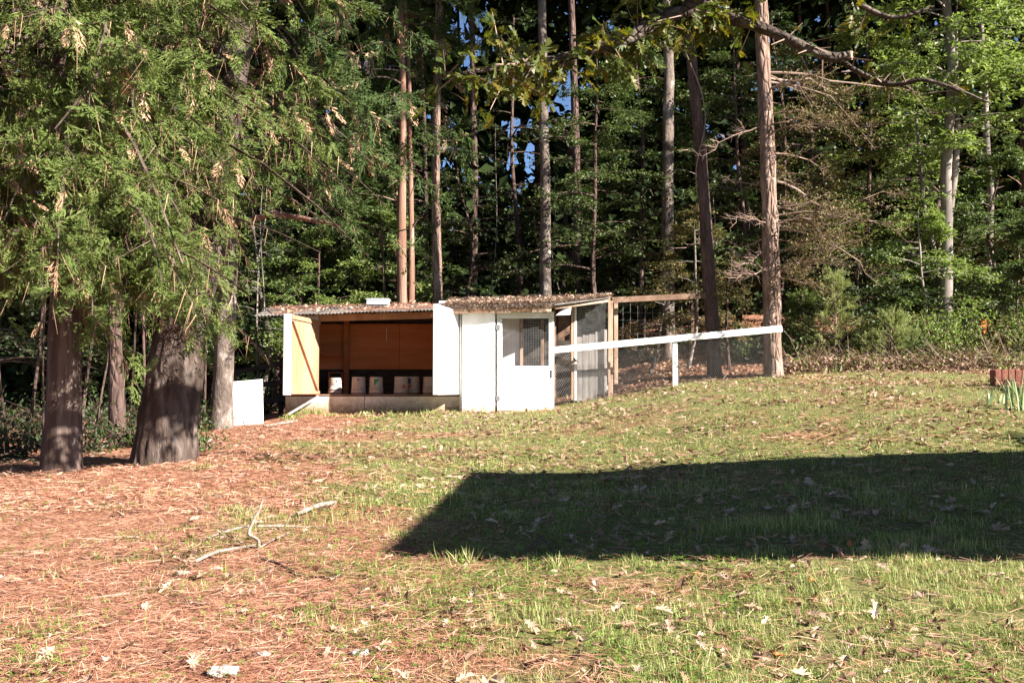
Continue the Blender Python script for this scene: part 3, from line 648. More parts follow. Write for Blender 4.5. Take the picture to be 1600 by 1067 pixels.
# white board leaning on the lichen covered trunk, props and rails left of the coop
pb0 = at(386, 664)
o = Geo()
D6 = pb0[1]
f6 = fl(D6)
q = [f6(361, 668), f6(411.5, 662.5), f6(407, 592), f6(359.5, 596)]
q[2] = q[2] + [0, .16, 0.0]; q[3] = q[3] + [0, .16, 0]
o.prism(*q, (0, .018, 0)); bp = o.build('plywood_sheet', M['paint_low'], base=pb0); bevel(bp, .004)
tag(bp, 'small white plywood sheet leaning beside the lichen covered trunk', 'board')
pr = at(450, 645); o = Geo().bar(F(451, 647, 21.25), F(498, 619, 21.45), .05, .05).build('wooden_prop', M['grey_plank'], base=F(451, 647, 21.2)); bevel(o)
tag(o, 'thin grey timber slanting up against the skirt of the coop', 'timber')
o = Geo().bar(at(412, 668) + [0, 0, .03], at(464, 660) + [0, 0, .04], .05, .04).build('lath', M['deadwood'], base=at(440, 664)); bevel(o)
tag(o, 'pale lath lying on the leaves next to the white sheet', 'lath')
rf = thing('rail_fence', gp(405, 23.5), 'dark weathered board rails between the trunk and the coop', 'fence')
for y0, y1 in ((583, 566), (607, 596), (632, 622)):
    bevel(Geo().bar(P(362, y0, 23.6), P(447, y1, 23.2), .03, .13).build('rail', M['dark_wood'], rf))
for px in (358, 440):
    bevel(Geo().bar(gp(px, 23.65) - [0, 0, .1], P(px, 560 if px > 400 else 575, 23.65), .09, .09, (0, 1, 0)).build('post', M['dark_wood'], rf))
TREE_R = at(1209, 588)

# white rail fence with chicken wire
wf = thing('wire_fence', at(1060, 604), 'low white rail fence hung with chicken wire right of the coop', 'fence')
R0, R1 = P(866, 547, 22.0), P(1222, 513.5, TREE_R[1] - .26)
Rm = R0 + (R1 - R0) * .415
for a, b in ((R0, Rm), (Rm + (R1 - R0) * .002, R1)):
    bevel(Geo().bar(a, b, .035, .145).build('rail', M['paint'], wf))
pp = at(1061, 605); t = (pp[0] - R0[0]) / (R1 - R0)[0]; pt_ = R0 + (R1 - R0) * t
bevel(Geo().bar((pt_[0], pt_[1] + .07, pp[2] - .15), (pt_[0], pt_[1] + .07, pt_[2] + .06), .11, .09, (0, 1, 0)).build('post', M['paint'], wf))
o = netting((R0[0] + .4, R0[1] + .045), (R1[0] - .05, R1[1] + .045), lambda s: float(zg(R0[0] + s, 22.0, False)) - .02, lambda s: R0[2] + (R1[2] - R0[2]) * s / (R1[0] - R0[0]) - .03, .052, .0019, .03).build('chicken_wire', M['wire'], wf); o['kind'] = 'stuff'

# run behind: timber beam to the leaning trunk, field wire
LEAN = at(1117, 587)
bm = thing('run_beam', gp(955, 22.9), 'weathered brown beam on a post, running from the coop to the leaning trunk', 'beam')
bevel(Geo().bar(P(956, 469, 22.6), P(1103, 462, LEAN[1] - .2), .05, .13).build('beam', M['lumber'], bm))
bevel(Geo().bar(gp(962, 22.95) - [0, 0, .1], P(962, 473, 22.95), .09, .09, (0, 1, 0)).build('post', M['lumber_pale'], bm))
ff = thing('field_fence', gp(1010, 27.0), 'rusty square field wire fence behind the chicken run', 'fence')
g_ = Geo(); D7 = 26.5; A = []; B = []
for px in np.arange(962, 1082, 11.5): A.append(P(px, 474, D7)); B.append(P(px, 532, D7))
for py in (476, 488, 500, 512, 521): A.append(P(962, py, D7)); B.append(P(1080, py + 2, D7))
g_.sticks(np.array(A), np.array(B), .006, .006); o = g_.build('field_wire', M['wire'], ff); o['kind'] = 'stuff'
bevel(Geo().bar(gp(1082, D7) - [0, 0, .2], P(1082, 470, D7), .08, .08, (0, 1, 0)).build('post', M['lumber'], ff))

# block, jug and stick by the wire panel
bs = at(930, 613)
def rock(c, s, seed, k=12):
    r = np.random.default_rng(seed); u = np.linspace(0, np.pi, 7); a = np.linspace(0, 2 * np.pi, k, endpoint=False)
    V = np.array([[math.sin(p) * math.cos(q), math.sin(p) * math.sin(q), math.cos(p)] for p in u for q in a])
    V = np.sign(V) * np.abs(V) ** .75; V = V * (1 + .3 * (vnoise(V[:, 0] * 1.7 + seed, V[:, 1] * 1.7 + V[:, 2], seed) - .5) * 2 + .3 * (vnoise(V[:, 0] * 5 + seed, V[:, 1] * 5 + V[:, 2] * 4, seed) - .5))[:, None] * np.asarray(s) / 2
    i = np.arange(6)[:, None] * k; j = np.arange(k)[None]; kk = (j + 1) % k
    return Geo().add(V + c, np.stack([i + j, i + k + j, i + k + kk, i + kk], -1).reshape(-1, 4))
o = Geo().box(bs + [0, 0, .09], (.2, .2, .24)).build('concrete_block', M['stone'], base=bs); bevel(o, .015, 2)
tag(o, 'pale grey concrete block standing at the foot of the wire panel', 'block')
o = rock(at(946, 611) + [0, 0, .05], (.26, .22, .2), 5).build('stone', M['stone'], base=at(946, 611), smooth=True); tag(o, 'rough pale stone beside the concrete block', 'stone')
a, b = P(897, 561, 22.2), at(927, 600)
pts = np.array([a, a * .55 + b * .45 + [0.02, 0, .06], b]); o = Geo().tube(pts, [.03, .035, .04], 7, .2, seed=4).build('fallen_branch', M['dark_bark'], base=b, smooth=True)
tag(o, 'dark broken branch leaning against the wire panel', 'branch')
# log edging of the run
a, b = at(962, 585) + [0, 0.6, .06], at(1040, 584) + [0, 1.2, .04]
o = Geo().tube(np.linspace(a, b, 8), .07, 9, .15, seed=6).build('log', M['grey_bark'], base=a, smooth=True); tag(o, 'long mossy log edging the ground inside the chicken run', 'log')

# ------------------------------------------------------------------ trees
def unit(az, rise): 
    d = np.stack([np.cos(az), np.sin(az), np.broadcast_to(rise, az.shape)], -1); return norm(d)
def trunk_pts(base, top, n, wob, seed):
    r = np.random.default_rng(seed); t = np.linspace(0, 1, n)[:, None]
    p = base + (top - base) * t
    w = np.stack([vnoise(t[:, 0] * 3.1, np.zeros(n) + seed, 1), vnoise(t[:, 0] * 3.1, np.zeros(n) + seed, 2)], 1) - .5
    w -= w[0]; p[:, :2] += w * wob; return p
def leaf_tree(seed, base, top, r0, lo, Rad, nb, nt, nl, ls, lname, lmat, bark, label, cat='tree', group=None, rise=.25, droop=.35, wob=.5, jit=.06, prof=None, azb=None, r1=None, sides=9, crown='crown', up=1.0, vis_top=None):
    r = np.random.default_rng(seed); base = np.asarray(base, float); top = np.asarray(top, float)
    t = thing(lname, base, label, cat, group)
    tp = trunk_pts(base - [0, 0, .15], top, 14, wob, seed); rad = np.linspace(r0, r1 or r0 * .25, 14); rad[0] *= 1.35; rad[1] *= 1.05
    tg = Geo().tube(tp, rad, sides, .12, seed=seed)
    h = lo + (1 - lo) * r.uniform(0, 1, nb) ** .9; idx = h * 13; i0 = np.clip(idx.astype(int), 0, 12); fr = (idx - i0)[:, None]
    st = tp[i0] * (1 - fr) + tp[i0 + 1] * fr
    az = r.uniform(0, 2 * np.pi, nb)
    if azb is not None: az = np.where(r.uniform(0, 1, nb) < azb[2], r.normal(azb[0], azb[1], nb), az)
    hh = (h - lo) / (1 - lo)
    pf = np.interp(hh, [0, .25, .6, 1], [.7, 1, .8, .25]) if prof is None else np.interp(hh, *prof)
    L = Rad * pf * r.uniform(.55, 1.1, nb); rs = rise * r.uniform(.2, 1.8, nb)
    K = 5; tt = np.linspace(0, 1, K)
    d0 = np.stack([np.cos(az), np.sin(az)], 1); bend = r.normal(0, .25, nb)
    def bp(bi, u):
        dd = d0[bi]; side = np.stack([-dd[:, 1], dd[:, 0]], 1); l_ = L[bi]
        xy = st[bi, :2] + dd * (u * l_)[:, None] + side * (bend[bi] * u * u * l_)[:, None]
        z = st[bi, 2] + l_ * (rs[bi] * u - droop * u * u); return np.concatenate([xy, z[:, None]], 1)
    for k in range(K - 1):
        bi = np.arange(nb); rb = np.clip(.012 * L + .004, .006, r0 * .5)
        tg.sticks(bp(bi, np.full(nb, tt[k])), bp(bi, np.full(nb, tt[k + 1])), rb * (1 - .8 * tt[k]), rb * (1 - .8 * tt[k + 1]))
    bi = np.repeat(np.arange(nb), nt); u = r.uniform(.2, 1, nb * nt); p0 = bp(bi, u)
    s_ = np.where(r.uniform(0, 1, len(u)) < .5, -1, 1) * r.uniform(.3, 1.2, len(u))
    a2 = az[bi] + s_; tl = L[bi] * r.uniform(.16, .4, len(u)) * (1.15 - .5 * u) + .08
    d2 = unit(a2, r.normal(.02, .22, len(u))); p1 = p0 + d2 * tl[:, None]; p1[:, 2] -= tl * .12
    tg.sticks(p0, p1, np.clip(tl * .008, .0025, .012), .0015)
    tg.build('trunk', M[bark], t, smooth=True)
    if nl:
        ti = np.repeat(np.arange(len(u)), nl); q = r.uniform(.05, 1.05, len(ti)); pos = p0[ti] + (p1 - p0)[ti] * q[:, None] + r.normal(0, jit, (len(ti), 3)) * [1, 1, .6]
        d3 = norm(d2[ti] + r.normal(0, .75, (len(ti), 3)) * [1, 1, .5] - [0, 0, .25]); nn = norm(r.normal(0, .55, (len(ti), 3)) + [0, 0, up] + SUNV * .25)
        x, y, z = frames(d3, nn); cg = Geo(); cg.add(*inst(*T_LEAF, pos, x, y, z, ls * r.uniform(.55, 1.25, len(ti))))
        cg.build(crown, M[lmat], t)
    return t

def cedar_tree(seed, base, top, r0, zlo, zhi, reach, nb, nspr, slen, mat, label, bark='red_bark', keep=None, sides=20, dead=.06, twin=None, extra=()):
    r = np.random.default_rng(seed); base = np.asarray(base, float); top = np.asarray(top, float)
    t = thing('cedar_tree', base, label, 'tree')
    n = 40; tp = trunk_pts(base - [0, 0, .2], top, n, .25, seed); rad = np.interp(np.linspace(0, 1, n), [0, .03, .08, 1], [r0 * 1.35, r0 * 1.1, r0, r0 * .3])
    Geo().tube(tp, rad, sides, .10, .05, seed=seed).build('trunk', M[bark], t, smooth=True)
    if twin is not None:
        tw = trunk_pts(np.array(twin[0]) - [0, 0, .2], np.array(twin[1]), n, .3, seed + 3)
        Geo().tube(tw, np.linspace(twin[2], twin[2] * .3, n), sides, .1, .05, seed=seed + 1).build('trunk', M[bark], t, smooth=True)
    z = np.sort(r.uniform(zlo, zhi, nb)); fr = (z - tp[0, 2]) / (tp[-1, 2] - tp[0, 2]); st = np.stack([np.interp(fr, np.linspace(0, 1, n), tp[:, k]) for k in range(3)], 1)
    az = r.uniform(-np.pi, np.pi, nb); L = np.array([reach(zz, aa) for zz, aa in zip(z, az)]) * r.uniform(.6, 1.08, nb)
    ok = L > .15; z, az, L, st = z[ok], az[ok], L[ok], st[ok]; nb = len(L)
    rise = r.uniform(-.05, .35, nb); dr = r.uniform(.35, .65, nb)
    if len(extra):
        ex = np.array(extra, float); fe = (ex[:, 0] - tp[0, 2]) / (tp[-1, 2] - tp[0, 2])
        st = np.vstack([st, np.stack([np.interp(fe, np.linspace(0, 1, n), tp[:, k]) for k in range(3)], 1)])
        az = np.concatenate([az, ex[:, 1]]); L = np.concatenate([L, ex[:, 2]]); rise = np.concatenate([rise, ex[:, 3]]); dr = np.concatenate([dr, ex[:, 4]]); nb = len(L)
    d0 = np.stack([np.cos(az), np.sin(az)], 1); bend = r.normal(0, .2, nb)
    def bp(bi, u):
        dd = d0[bi]; side = np.stack([-dd[:, 1], dd[:, 0]], 1); l_ = L[bi]
        xy = st[bi, :2] + dd * (u * l_)[:, None] + side * (bend[bi] * u * u * l_)[:, None]
        return np.concatenate([xy, (st[bi, 2] + l_ * (rise[bi] * u - dr[bi] * u * u))[:, None]], 1)
    bg_ = Geo(); K = np.linspace(0, 1, 7); B_ = np.arange(nb)
    for k in range(6): bg_.sticks(bp(B_, np.full(nb, K[k])), bp(B_, np.full(nb, K[k + 1])), (.010 * L + .006) * (1.02 - .85 * K[k]), (.010 * L + .006) * (1.02 - .85 * K[k + 1]))
    # branchlets
    wgt = L / L.sum(); nbl = max(40, nspr // 9); bi = r.choice(nb, nbl, p=wgt); u = r.uniform(.12, 1, nbl) ** .8; p0 = bp(bi, u)
    if keep is not None: k_ = keep(p0); bi, u, p0 = bi[k_], u[k_], p0[k_]; nbl = len(bi)
    a2 = az[bi] + r.normal(0, .75, nbl); bl = r.uniform(.35, 1.0, nbl); d2 = norm(np.stack([np.cos(a2), np.sin(a2), r.normal(-.35, .35, nbl)], 1))
    def q2(i, s_): 
        p = p0[i] + d2[i] * (bl[i] * s_)[:, None]; p[:, 2] -= .35 * bl[i] * s_ ** 2; return p
    I = np.arange(nbl); h_ = np.full(nbl, .5); o_ = np.ones(nbl)
    bg_.sticks(p0, q2(I, h_), .006, .004); bg_.sticks(q2(I, h_), q2(I, o_), .004, .002)
    # hanging bare twigs
    nh = nspr // 4; hi = r.integers(0, nbl, nh); hp = q2(hi, r.uniform(.1, 1, nh)); hl = r.uniform(.1, .42, nh)
    he = hp + norm(np.stack([r.normal(0, .3, nh), r.normal(0, .3, nh), -np.ones(nh)], 1)) * hl[:, None]
    dg = Geo().sticks(hp, he, .0045, .0015)
    si = r.integers(0, nbl, nspr); s_ = r.uniform(.05, 1.0, nspr); pos = q2(si, s_) + r.normal(0, .05, (nspr, 3))
    if keep is not None:
        k_ = keep(pos); pos, si = pos[k_], si[k_]
    ns = len(pos); d3 = norm(d2[si] * .7 + r.normal(0, .55, (ns, 3)) + [0, 0, -.25]); nn = norm(r.normal(0, .6, (ns, 3)) + SUNV * .5 + [0, -.2, .5])
    x, y, zz = frames(d3, nn); sz = slen * r.uniform(.6, 1.25, ns); isd = r.uniform(0, 1, ns) < dead * (.4 + 1.6 * (vnoise(pos[:, 0] * 1.3, pos[:, 2] * 1.3 + pos[:, 1], seed) > .62))
    cg = Geo(); which = r.integers(0, 3, ns)
    for k in range(3):
        m_ = (which == k) & ~isd; cg.add(*inst(*T_SPRAY[k], pos[m_], x[m_], y[m_], zz[m_], sz[m_]))
    bg_.build('limbs', M['near_cedar_bark'], t)['kind'] = 'stuff'; cg.build('crown', M[mat], t)
    m_ = isd
    if m_.any(): dg.add(*inst(*T_SPRAY[0], pos[m_], x[m_], norm(y[m_] + [0, 0, -.8]), zz[m_], sz[m_] * 1.1))
    o = dg.build('dead_twigs', M['dead_spray'], t); o['label'] = 'brown dead sprays and bare hanging twigs'
    return t

# near left red cedar
C1 = at(97, 735)
def reach1(z, az):
    toR = math.cos(az); toC = -math.sin(az)
    s = np.interp(z, [2.6, 3.2, 4.2, 5.5, 8, 11], [1.6, 2.4, 3.0, 3.4, 3.0, 1.0])
    return s * (1 + .12 * toR + .18 * toC)
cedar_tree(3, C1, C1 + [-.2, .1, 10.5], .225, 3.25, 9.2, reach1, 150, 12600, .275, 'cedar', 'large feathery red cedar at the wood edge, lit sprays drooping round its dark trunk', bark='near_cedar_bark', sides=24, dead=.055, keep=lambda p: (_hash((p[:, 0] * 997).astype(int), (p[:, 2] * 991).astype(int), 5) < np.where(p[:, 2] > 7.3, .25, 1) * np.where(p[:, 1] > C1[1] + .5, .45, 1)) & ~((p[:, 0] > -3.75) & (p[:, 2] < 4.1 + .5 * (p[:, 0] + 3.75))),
           extra=[(3.9 + .25 * (k % 3), -.15 - .11 * k, 1.75 + .25 * ((k * 7) % 4) / 3, .12, .62 + .05 * (k % 4)) for k in range(11)] + [(5.0 + .35 * k, -.1 - .2 * (k % 5), 2.3 + .2 * (k % 3), .15, .5 + .06 * (k % 3)) for k in range(10)] + [(3.5 + .12 * (k % 4), -.25 - .085 * k, 1.5 + .16 * (k % 4), .1, .85 + .06 * (k % 3)) for k in range(9)] + [(4.0 + .3 * k, -1.25 - .16 * ((k * 5) % 9), 2.0 + .25 * (k % 3), .12, .5 + .06 * (k % 3)) for k in range(12)])
# lichen trunk with the broken limb, cedar-like crown in half shade
C2 = at(345, 670)
def reach2(z, az):
    return np.interp(z, [4.8, 5.6, 7, 10, 13], [2.2, 3.6, 4.2, 3.4, 1.2])
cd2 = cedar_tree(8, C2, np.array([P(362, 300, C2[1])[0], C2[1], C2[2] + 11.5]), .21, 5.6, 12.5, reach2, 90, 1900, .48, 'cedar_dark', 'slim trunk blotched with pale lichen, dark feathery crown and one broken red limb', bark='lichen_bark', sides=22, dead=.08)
pts = np.array([P(356, 352, C2[1] - .1), P(395, 343, C2[1] - .5), P(428, 333, C2[1] - .9), P(480, 343, C2[1] - 1.2), P(534, 352, C2[1] - 1.5)])
Geo().tube(pts, [.045, .045, .06, .045, .015], 9, .3, seed=3).build('broken_limb', M['red_bark'], cd2, smooth=True)['label'] = 'broken reddish limb'
# big oak trunk, its stem rises into the cedar
O1 = at(255, 722)
ok_ = thing('oak_tree', O1, 'thick furrowed oak trunk with a flared foot, the widest at the wood edge', 'tree')
n = 170; tp = trunk_pts(O1 - [0, 0, .2], np.array([P(297, 400, O1[1])[0] + 1.1, O1[1] + .6, O1[2] + 9]), n, .0, 4)
tt = np.linspace(0, 9.2, n); tp[:, 0] = np.interp(tt, [0, .5, 1.2, 2.4, 3.6, 9.2], [O1[0], O1[0] + .02, O1[0] + .08, O1[0] + .24, O1[0] + .42, O1[0] + 1.25])
rad = np.interp(tt, [0, .25, .5, 1.0, 2.2, 3.5, 9.2], [.46, .415, .395, .37, .335, .30, .14])
Geo().tube(tp, rad, 84, .03, .15, seed=41).build('trunk', M['oak_bark'], ok_, smooth=True)
# a high crown over the coop side
def oak_high(seed, t, c, rr, n, ls, mat):
    r = np.random.default_rng(seed); p = norm(r.normal(0, 1, (n, 3))) * (r.uniform(0, 1, (n, 1)) ** .45) * np.asarray(rr) + np.asarray(c)
    kp = vnoise(p[:, 0] * .9 + seed, p[:, 1] * .9 + p[:, 2] * .7, seed) > .38; p = p[kp]; n = len(p)
    x, y, z = frames(norm(r.normal(0, 1, (n, 3)) + [0, 0, -.4]), norm(r.normal(0, .6, (n, 3)) + [0, 0, 1])); return Geo().add(*inst(*T_LEAF, p, x, y, z, ls * r.uniform(.6, 1.2, n)))
oak_high(5, ok_, tp[-1] + [0, .5, 1.5], (3.2, 2.8, 2.6), 5000, .16, 'leaf').build('crown', M['leaf'], ok_)
cgl = Geo()
for k in range(9):
    an = k * 2.4; cgl.tube(np.array([tp[-36 + 3 * k], tp[-36 + 3 * k] + np.array([math.cos(an), math.sin(an), .7]) * 1.2, tp[-1] + np.array([math.cos(an) * 2.3, math.sin(an) * 2.2, .8 + .3 * (k % 4)])]), [.08, .05, .015], 6)
cgl.build('limbs', M['oak_bark'], ok_, smooth=True)['kind'] = 'stuff'

# pines: tall bare trunks, needled crowns above the picture
def tall_pine(seed, base, pxys, r0, H, bark, label, cat='tree', stubs=6, crownr=2.4, crown=True, name='pine_tree', twigs=None, vine=None):
    r = np.random.default_rng(seed); base = np.asarray(base, float); t = thing(name, base, label, cat); D = base[1]
    kz = [base[2] - .2] + [P(px, py, D)[2] for px, py in pxys]; kx = [base[0]] + [P(px, py, D)[0] for px, py in pxys]
    sl = (kx[-1] - kx[-2]) / (kz[-1] - kz[-2]); kz.append(base[2] + H); kx.append(kx[-1] + sl * (base[2] + H - kz[-2]) * .7)
    n = 150; z = np.linspace(kz[0], kz[-1], n); x = np.interp(z, kz, kx)
    x = np.convolve(np.pad(x, 3, mode='edge'), np.ones(7) / 7, 'valid') if False else x
    x = x + .05 * (vnoise(z * .6, z * 0 + seed, 3) - .5)
    pts = np.stack([x, np.full(n, D) + .2 * (vnoise(z * .3, z * 0 + seed, 4) - .5), z], 1); f = (z - z[0]) / (z[-1] - z[0])
    rad = np.interp(f, [0, .015, .05, 1], [r0 * 1.35, r0 * 1.15, r0, r0 * .45])
    Geo().tube(pts, rad, 22, .10, .06, seed=seed).build('trunk', M[bark], t, smooth=True)
    sg = Geo()
    for k in range(stubs):
        i = int(r.integers(n // 4, n - 12)); an = r.uniform(-1.2, 1.2) + (0 if r.uniform() < .5 else math.pi); L = r.uniform(.25, .9)
        a = pts[i]; b = a + np.array([math.cos(an) * L, -abs(math.sin(an)) * L * .5, r.uniform(-.1, .5) * L]); sg.tube(np.array([a, (a + b) / 2 + [0, 0, .05], b]), [.022, .016, .005], 5)
    if stubs: sg.build('branch_stubs', M['twig'], t)
    if crown:
        zc = pts[-1, 2]; cgn = 1500; p = norm(r.normal(0, 1, (cgn, 3))) * (r.uniform(0, 1, (cgn, 1)) ** .5) * [crownr, crownr, 2.6] + pts[-1] + [0, 0, -.6]
        kp = vnoise(p[:, 0] * .8 + seed, p[:, 1] * .8 + p[:, 2], seed) > .4; p = p[kp]; cgn = len(p)
        star = []; sf = []
        for k in range(7):
            an = k * .9; d = np.array([math.cos(an) * .8, .6, math.sin(an) * .8]); s2 = np.array([-math.sin(an), 0, math.cos(an)]) * .05; b = len(star); star += [np.zeros(3) - s2, np.zeros(3) + s2, d]; sf.append([b, b + 1, b + 2])
        xx, yy, zz = frames(norm(r.normal(0, 1, (cgn, 3)) + [0, 0, .5]), norm(r.normal(0, 1, (cgn, 3))))
        Geo().add(*inst(np.array(star), np.array(sf), p, xx, yy, zz, r.uniform(.35, .6, cgn))).build('crown', M['pine_needle'], t)
    return t, pts
tall_pine(21, gp(684, 27.0), [(684, 470), (681, 300), (686, 0)], .14, 17, 'pine_bark', 'slender straight pine beside the twin trunked cedar, behind the white door', stubs=3)
tall_pine(22, gp(853, 26.0), [(854, 470), (851, 250), (846, 0)], .16, 17, 'lichen_bark', 'tall straight pine with pale mottled bark rising behind the screen door', stubs=3)
tall_pine(23, gp(902, 31.0), [(902, 470), (899, 220), (893, 0)], .15, 18, 'dark_bark', 'dim dark pine standing deeper in the wood behind the pale mottled pine', stubs=5)
tall_pine(24, gp(1043, 26.5), [(1043, 460), (1044, 80), (1044, 0)], .18, 17, 'lichen_bark', 'mottled straight pine behind the run, next to the leaning trunk', stubs=3)
ln, lnp = tall_pine(25, LEAN, [(1109, 460), (1093, 210), (1077, 50), (1072, 0)], .16, 15, 'dark_bark', 'smooth dark leaning trunk where the brown beam ends', stubs=2, name='leaning_tree')
vg = Geo(); k = np.arange(45, 120); an = k * .2
vp = lnp[k] + np.stack([np.cos(an) * .17, -np.abs(np.sin(an)) * .15 - .05, np.zeros(len(k))], 1); vg.tube(vp, .014, 5).build('vine', M['twig'], ln, smooth=True)
pr_, prp = tall_pine(26, TREE_R, [(1205, 440), (1199, 210), (1189, 0)], .205, 15, 'pine_bark', 'thick sunlit pine the white rail is nailed to, dead twiggy branches on its right', stubs=0)
# dead twig sprays on the sunlit pine
def dead_branches(t, pts, seed, nbr, zr, Lr, azr, fine=16, leafy=0):
    r = np.random.default_rng(seed); g_ = Geo(); lp = []
    for k in range(nbr):
        z = r.uniform(*zr); i = int(np.argmin(np.abs(pts[:, 2] - z))); a = pts[i]; an = r.uniform(*azr); L = r.uniform(*Lr); tt = np.linspace(0, 1, 8)
        d = np.array([math.cos(an), math.sin(an), 0]); w = np.cumsum(r.normal(0, .085, (8, 3)), 0) * L; c = a + d * (tt * L)[:, None] + np.stack([0 * tt, 0 * tt, L * (r.uniform(-.1, .25) * tt - .22 * tt ** 2)], 1) + w * tt[:, None]
        rr = (.010 + .007 * L) * (1 - .85 * tt); g_.tube(c, rr, 5, cap=False)
        m = fine * 2; u = r.uniform(.15, 1, m); p0 = np.stack([np.interp(u, tt, c[:, q]) for q in range(3)], 1)
        a2 = an + r.choice([-1, 1], m) * r.uniform(.3, 1.1, m); l2 = L * r.uniform(.12, .35, m) * (1.1 - .5 * u); d2 = norm(np.stack([np.cos(a2), np.sin(a2), r.normal(.05, .3, m)], 1)); p1 = p0 + d2 * l2[:, None]; g_.sticks(p0, p1, .006, .003)
        mm = m * 4; j = r.integers(0, m, mm); u2 = r.uniform(.2, 1, mm); s0 = p0[j] + (p1 - p0)[j] * u2[:, None]; d4 = norm(d2[j] + r.normal(0, .6, (mm, 3))); s1 = s0 + d4 * r.uniform(.06, .22, mm)[:, None]; g_.sticks(s0, s1, .003, .0012)
        lp.append(s1)
    o = g_.build('dead_branches', M['twig'], t); o['label'] = 'bare twiggy brown branches'
    return np.vstack(lp)
lp = dead_branches(pr_, prp, 31, 26, (4.2, 8.8), (.9, 2.9), (-1.0, .7), 13)
lp2 = dead_branches(pr_, prp, 32, 8, (4.2, 8.0), (.8, 1.8), (2.4, 4.0), 10)
r = np.random.default_rng(7); nL = 4600; p = lp[r.integers(0, len(lp), nL)] + r.normal(0, .04, (nL, 3)); x, y, z = frames(norm(r.normal(0, 1, (nL, 3))), norm(r.normal(0, .7, (nL, 3)) + [0, 0, 1]))
Geo().add(*inst(*T_LEAF, p, x, y, z, r.uniform(.04, .09, nL))).build('dry_leaves', M['leaf_autumn'], pr_)

# grey-trunked broadleaf at the right with bright crown (two stems), and its neighbours
G1 = gp(1478, 25.0)
t = leaf_tree(61, G1, np.array([P(1445, 0, 25)[0], 25.0, 14.5]), .17, .42, 3.0, 70, 16, 16, .155, 'broadleaf_tree', 'leaf_bright', 'grey_bark', 'pale grey two stemmed tree with bright green leaves near the right edge', rise=.2, droop=.25, wob=.5, azb=(-1.0, 1.0, .6), r1=.08, sides=12)
tp = trunk_pts(G1 + [.14, .1, -.1], np.array([P(1490, 180, 25.2)[0] + .05, 25.2, 11.0]), 16, .4, 9); Geo().tube(tp, np.linspace(.13, .06, 16), 10, .1, seed=2).build('trunk', M['grey_bark'], t, smooth=True)
leaf_tree(62, gp(1462, 25.6), np.array([P(1428, 170, 25.6)[0], 25.6, P(1428, 170, 25.6)[2]]), .085, .5, 1.6, 20, 8, 8, .11, 'broadleaf_tree', 'leaf_bright', 'grey_bark', 'thin tan stem leaning left beside the pale grey two stemmed tree', wob=.4, r1=.03)
tall_pine(27, gp(1549, 33.0), [(1548, 300), (1540, 150), (1530, 0)], .12, 18, 'grey_bark', 'distant pale thin trunk against the dark wood at the right edge', stubs=3)
tall_pine(28, gp(740, 36), [(741, 300), (738, 0)], .16, 19, 'dark_bark', 'dark thin pine in the gloom between the slender and the mottled pine', stubs=4)
tall_pine(29, gp(1600, 30), [(1602, 300), (1606, 0)], .2, 18, 'dark_bark', 'shaded pine at the far right behind the brush', stubs=4, crownr=3.2)
# twin trunk cedar
T2 = gp(632, 26.0)
def reach3(z, az): return np.interp(z, [7.0, 8, 10, 13, 16], [.5, 1.9, 2.6, 2.2, .8])
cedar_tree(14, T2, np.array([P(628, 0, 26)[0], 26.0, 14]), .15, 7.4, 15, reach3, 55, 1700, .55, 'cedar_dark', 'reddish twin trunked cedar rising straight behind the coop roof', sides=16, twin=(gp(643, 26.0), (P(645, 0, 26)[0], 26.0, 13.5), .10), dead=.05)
t = [o for o in COL.objects if o.get('label', '').startswith('reddish twin')][0]
sg = Geo()
for px, py, qx, qy in ((632, 318, 560, 302), (632, 280, 606, 293), (640, 312, 650, 286), (645, 355, 662, 335), (645, 352, 660, 340), (628, 430, 625, 372), (646, 442, 657, 452)):
    a, b = P(px, py, 25.9), P(qx, qy, 25.6); sg.tube(np.array([a, (a + b) / 2 + [0, 0, .06], b]), [.022, .016, .006], 5)
sg.build('branch_stubs', M['twig'], t)

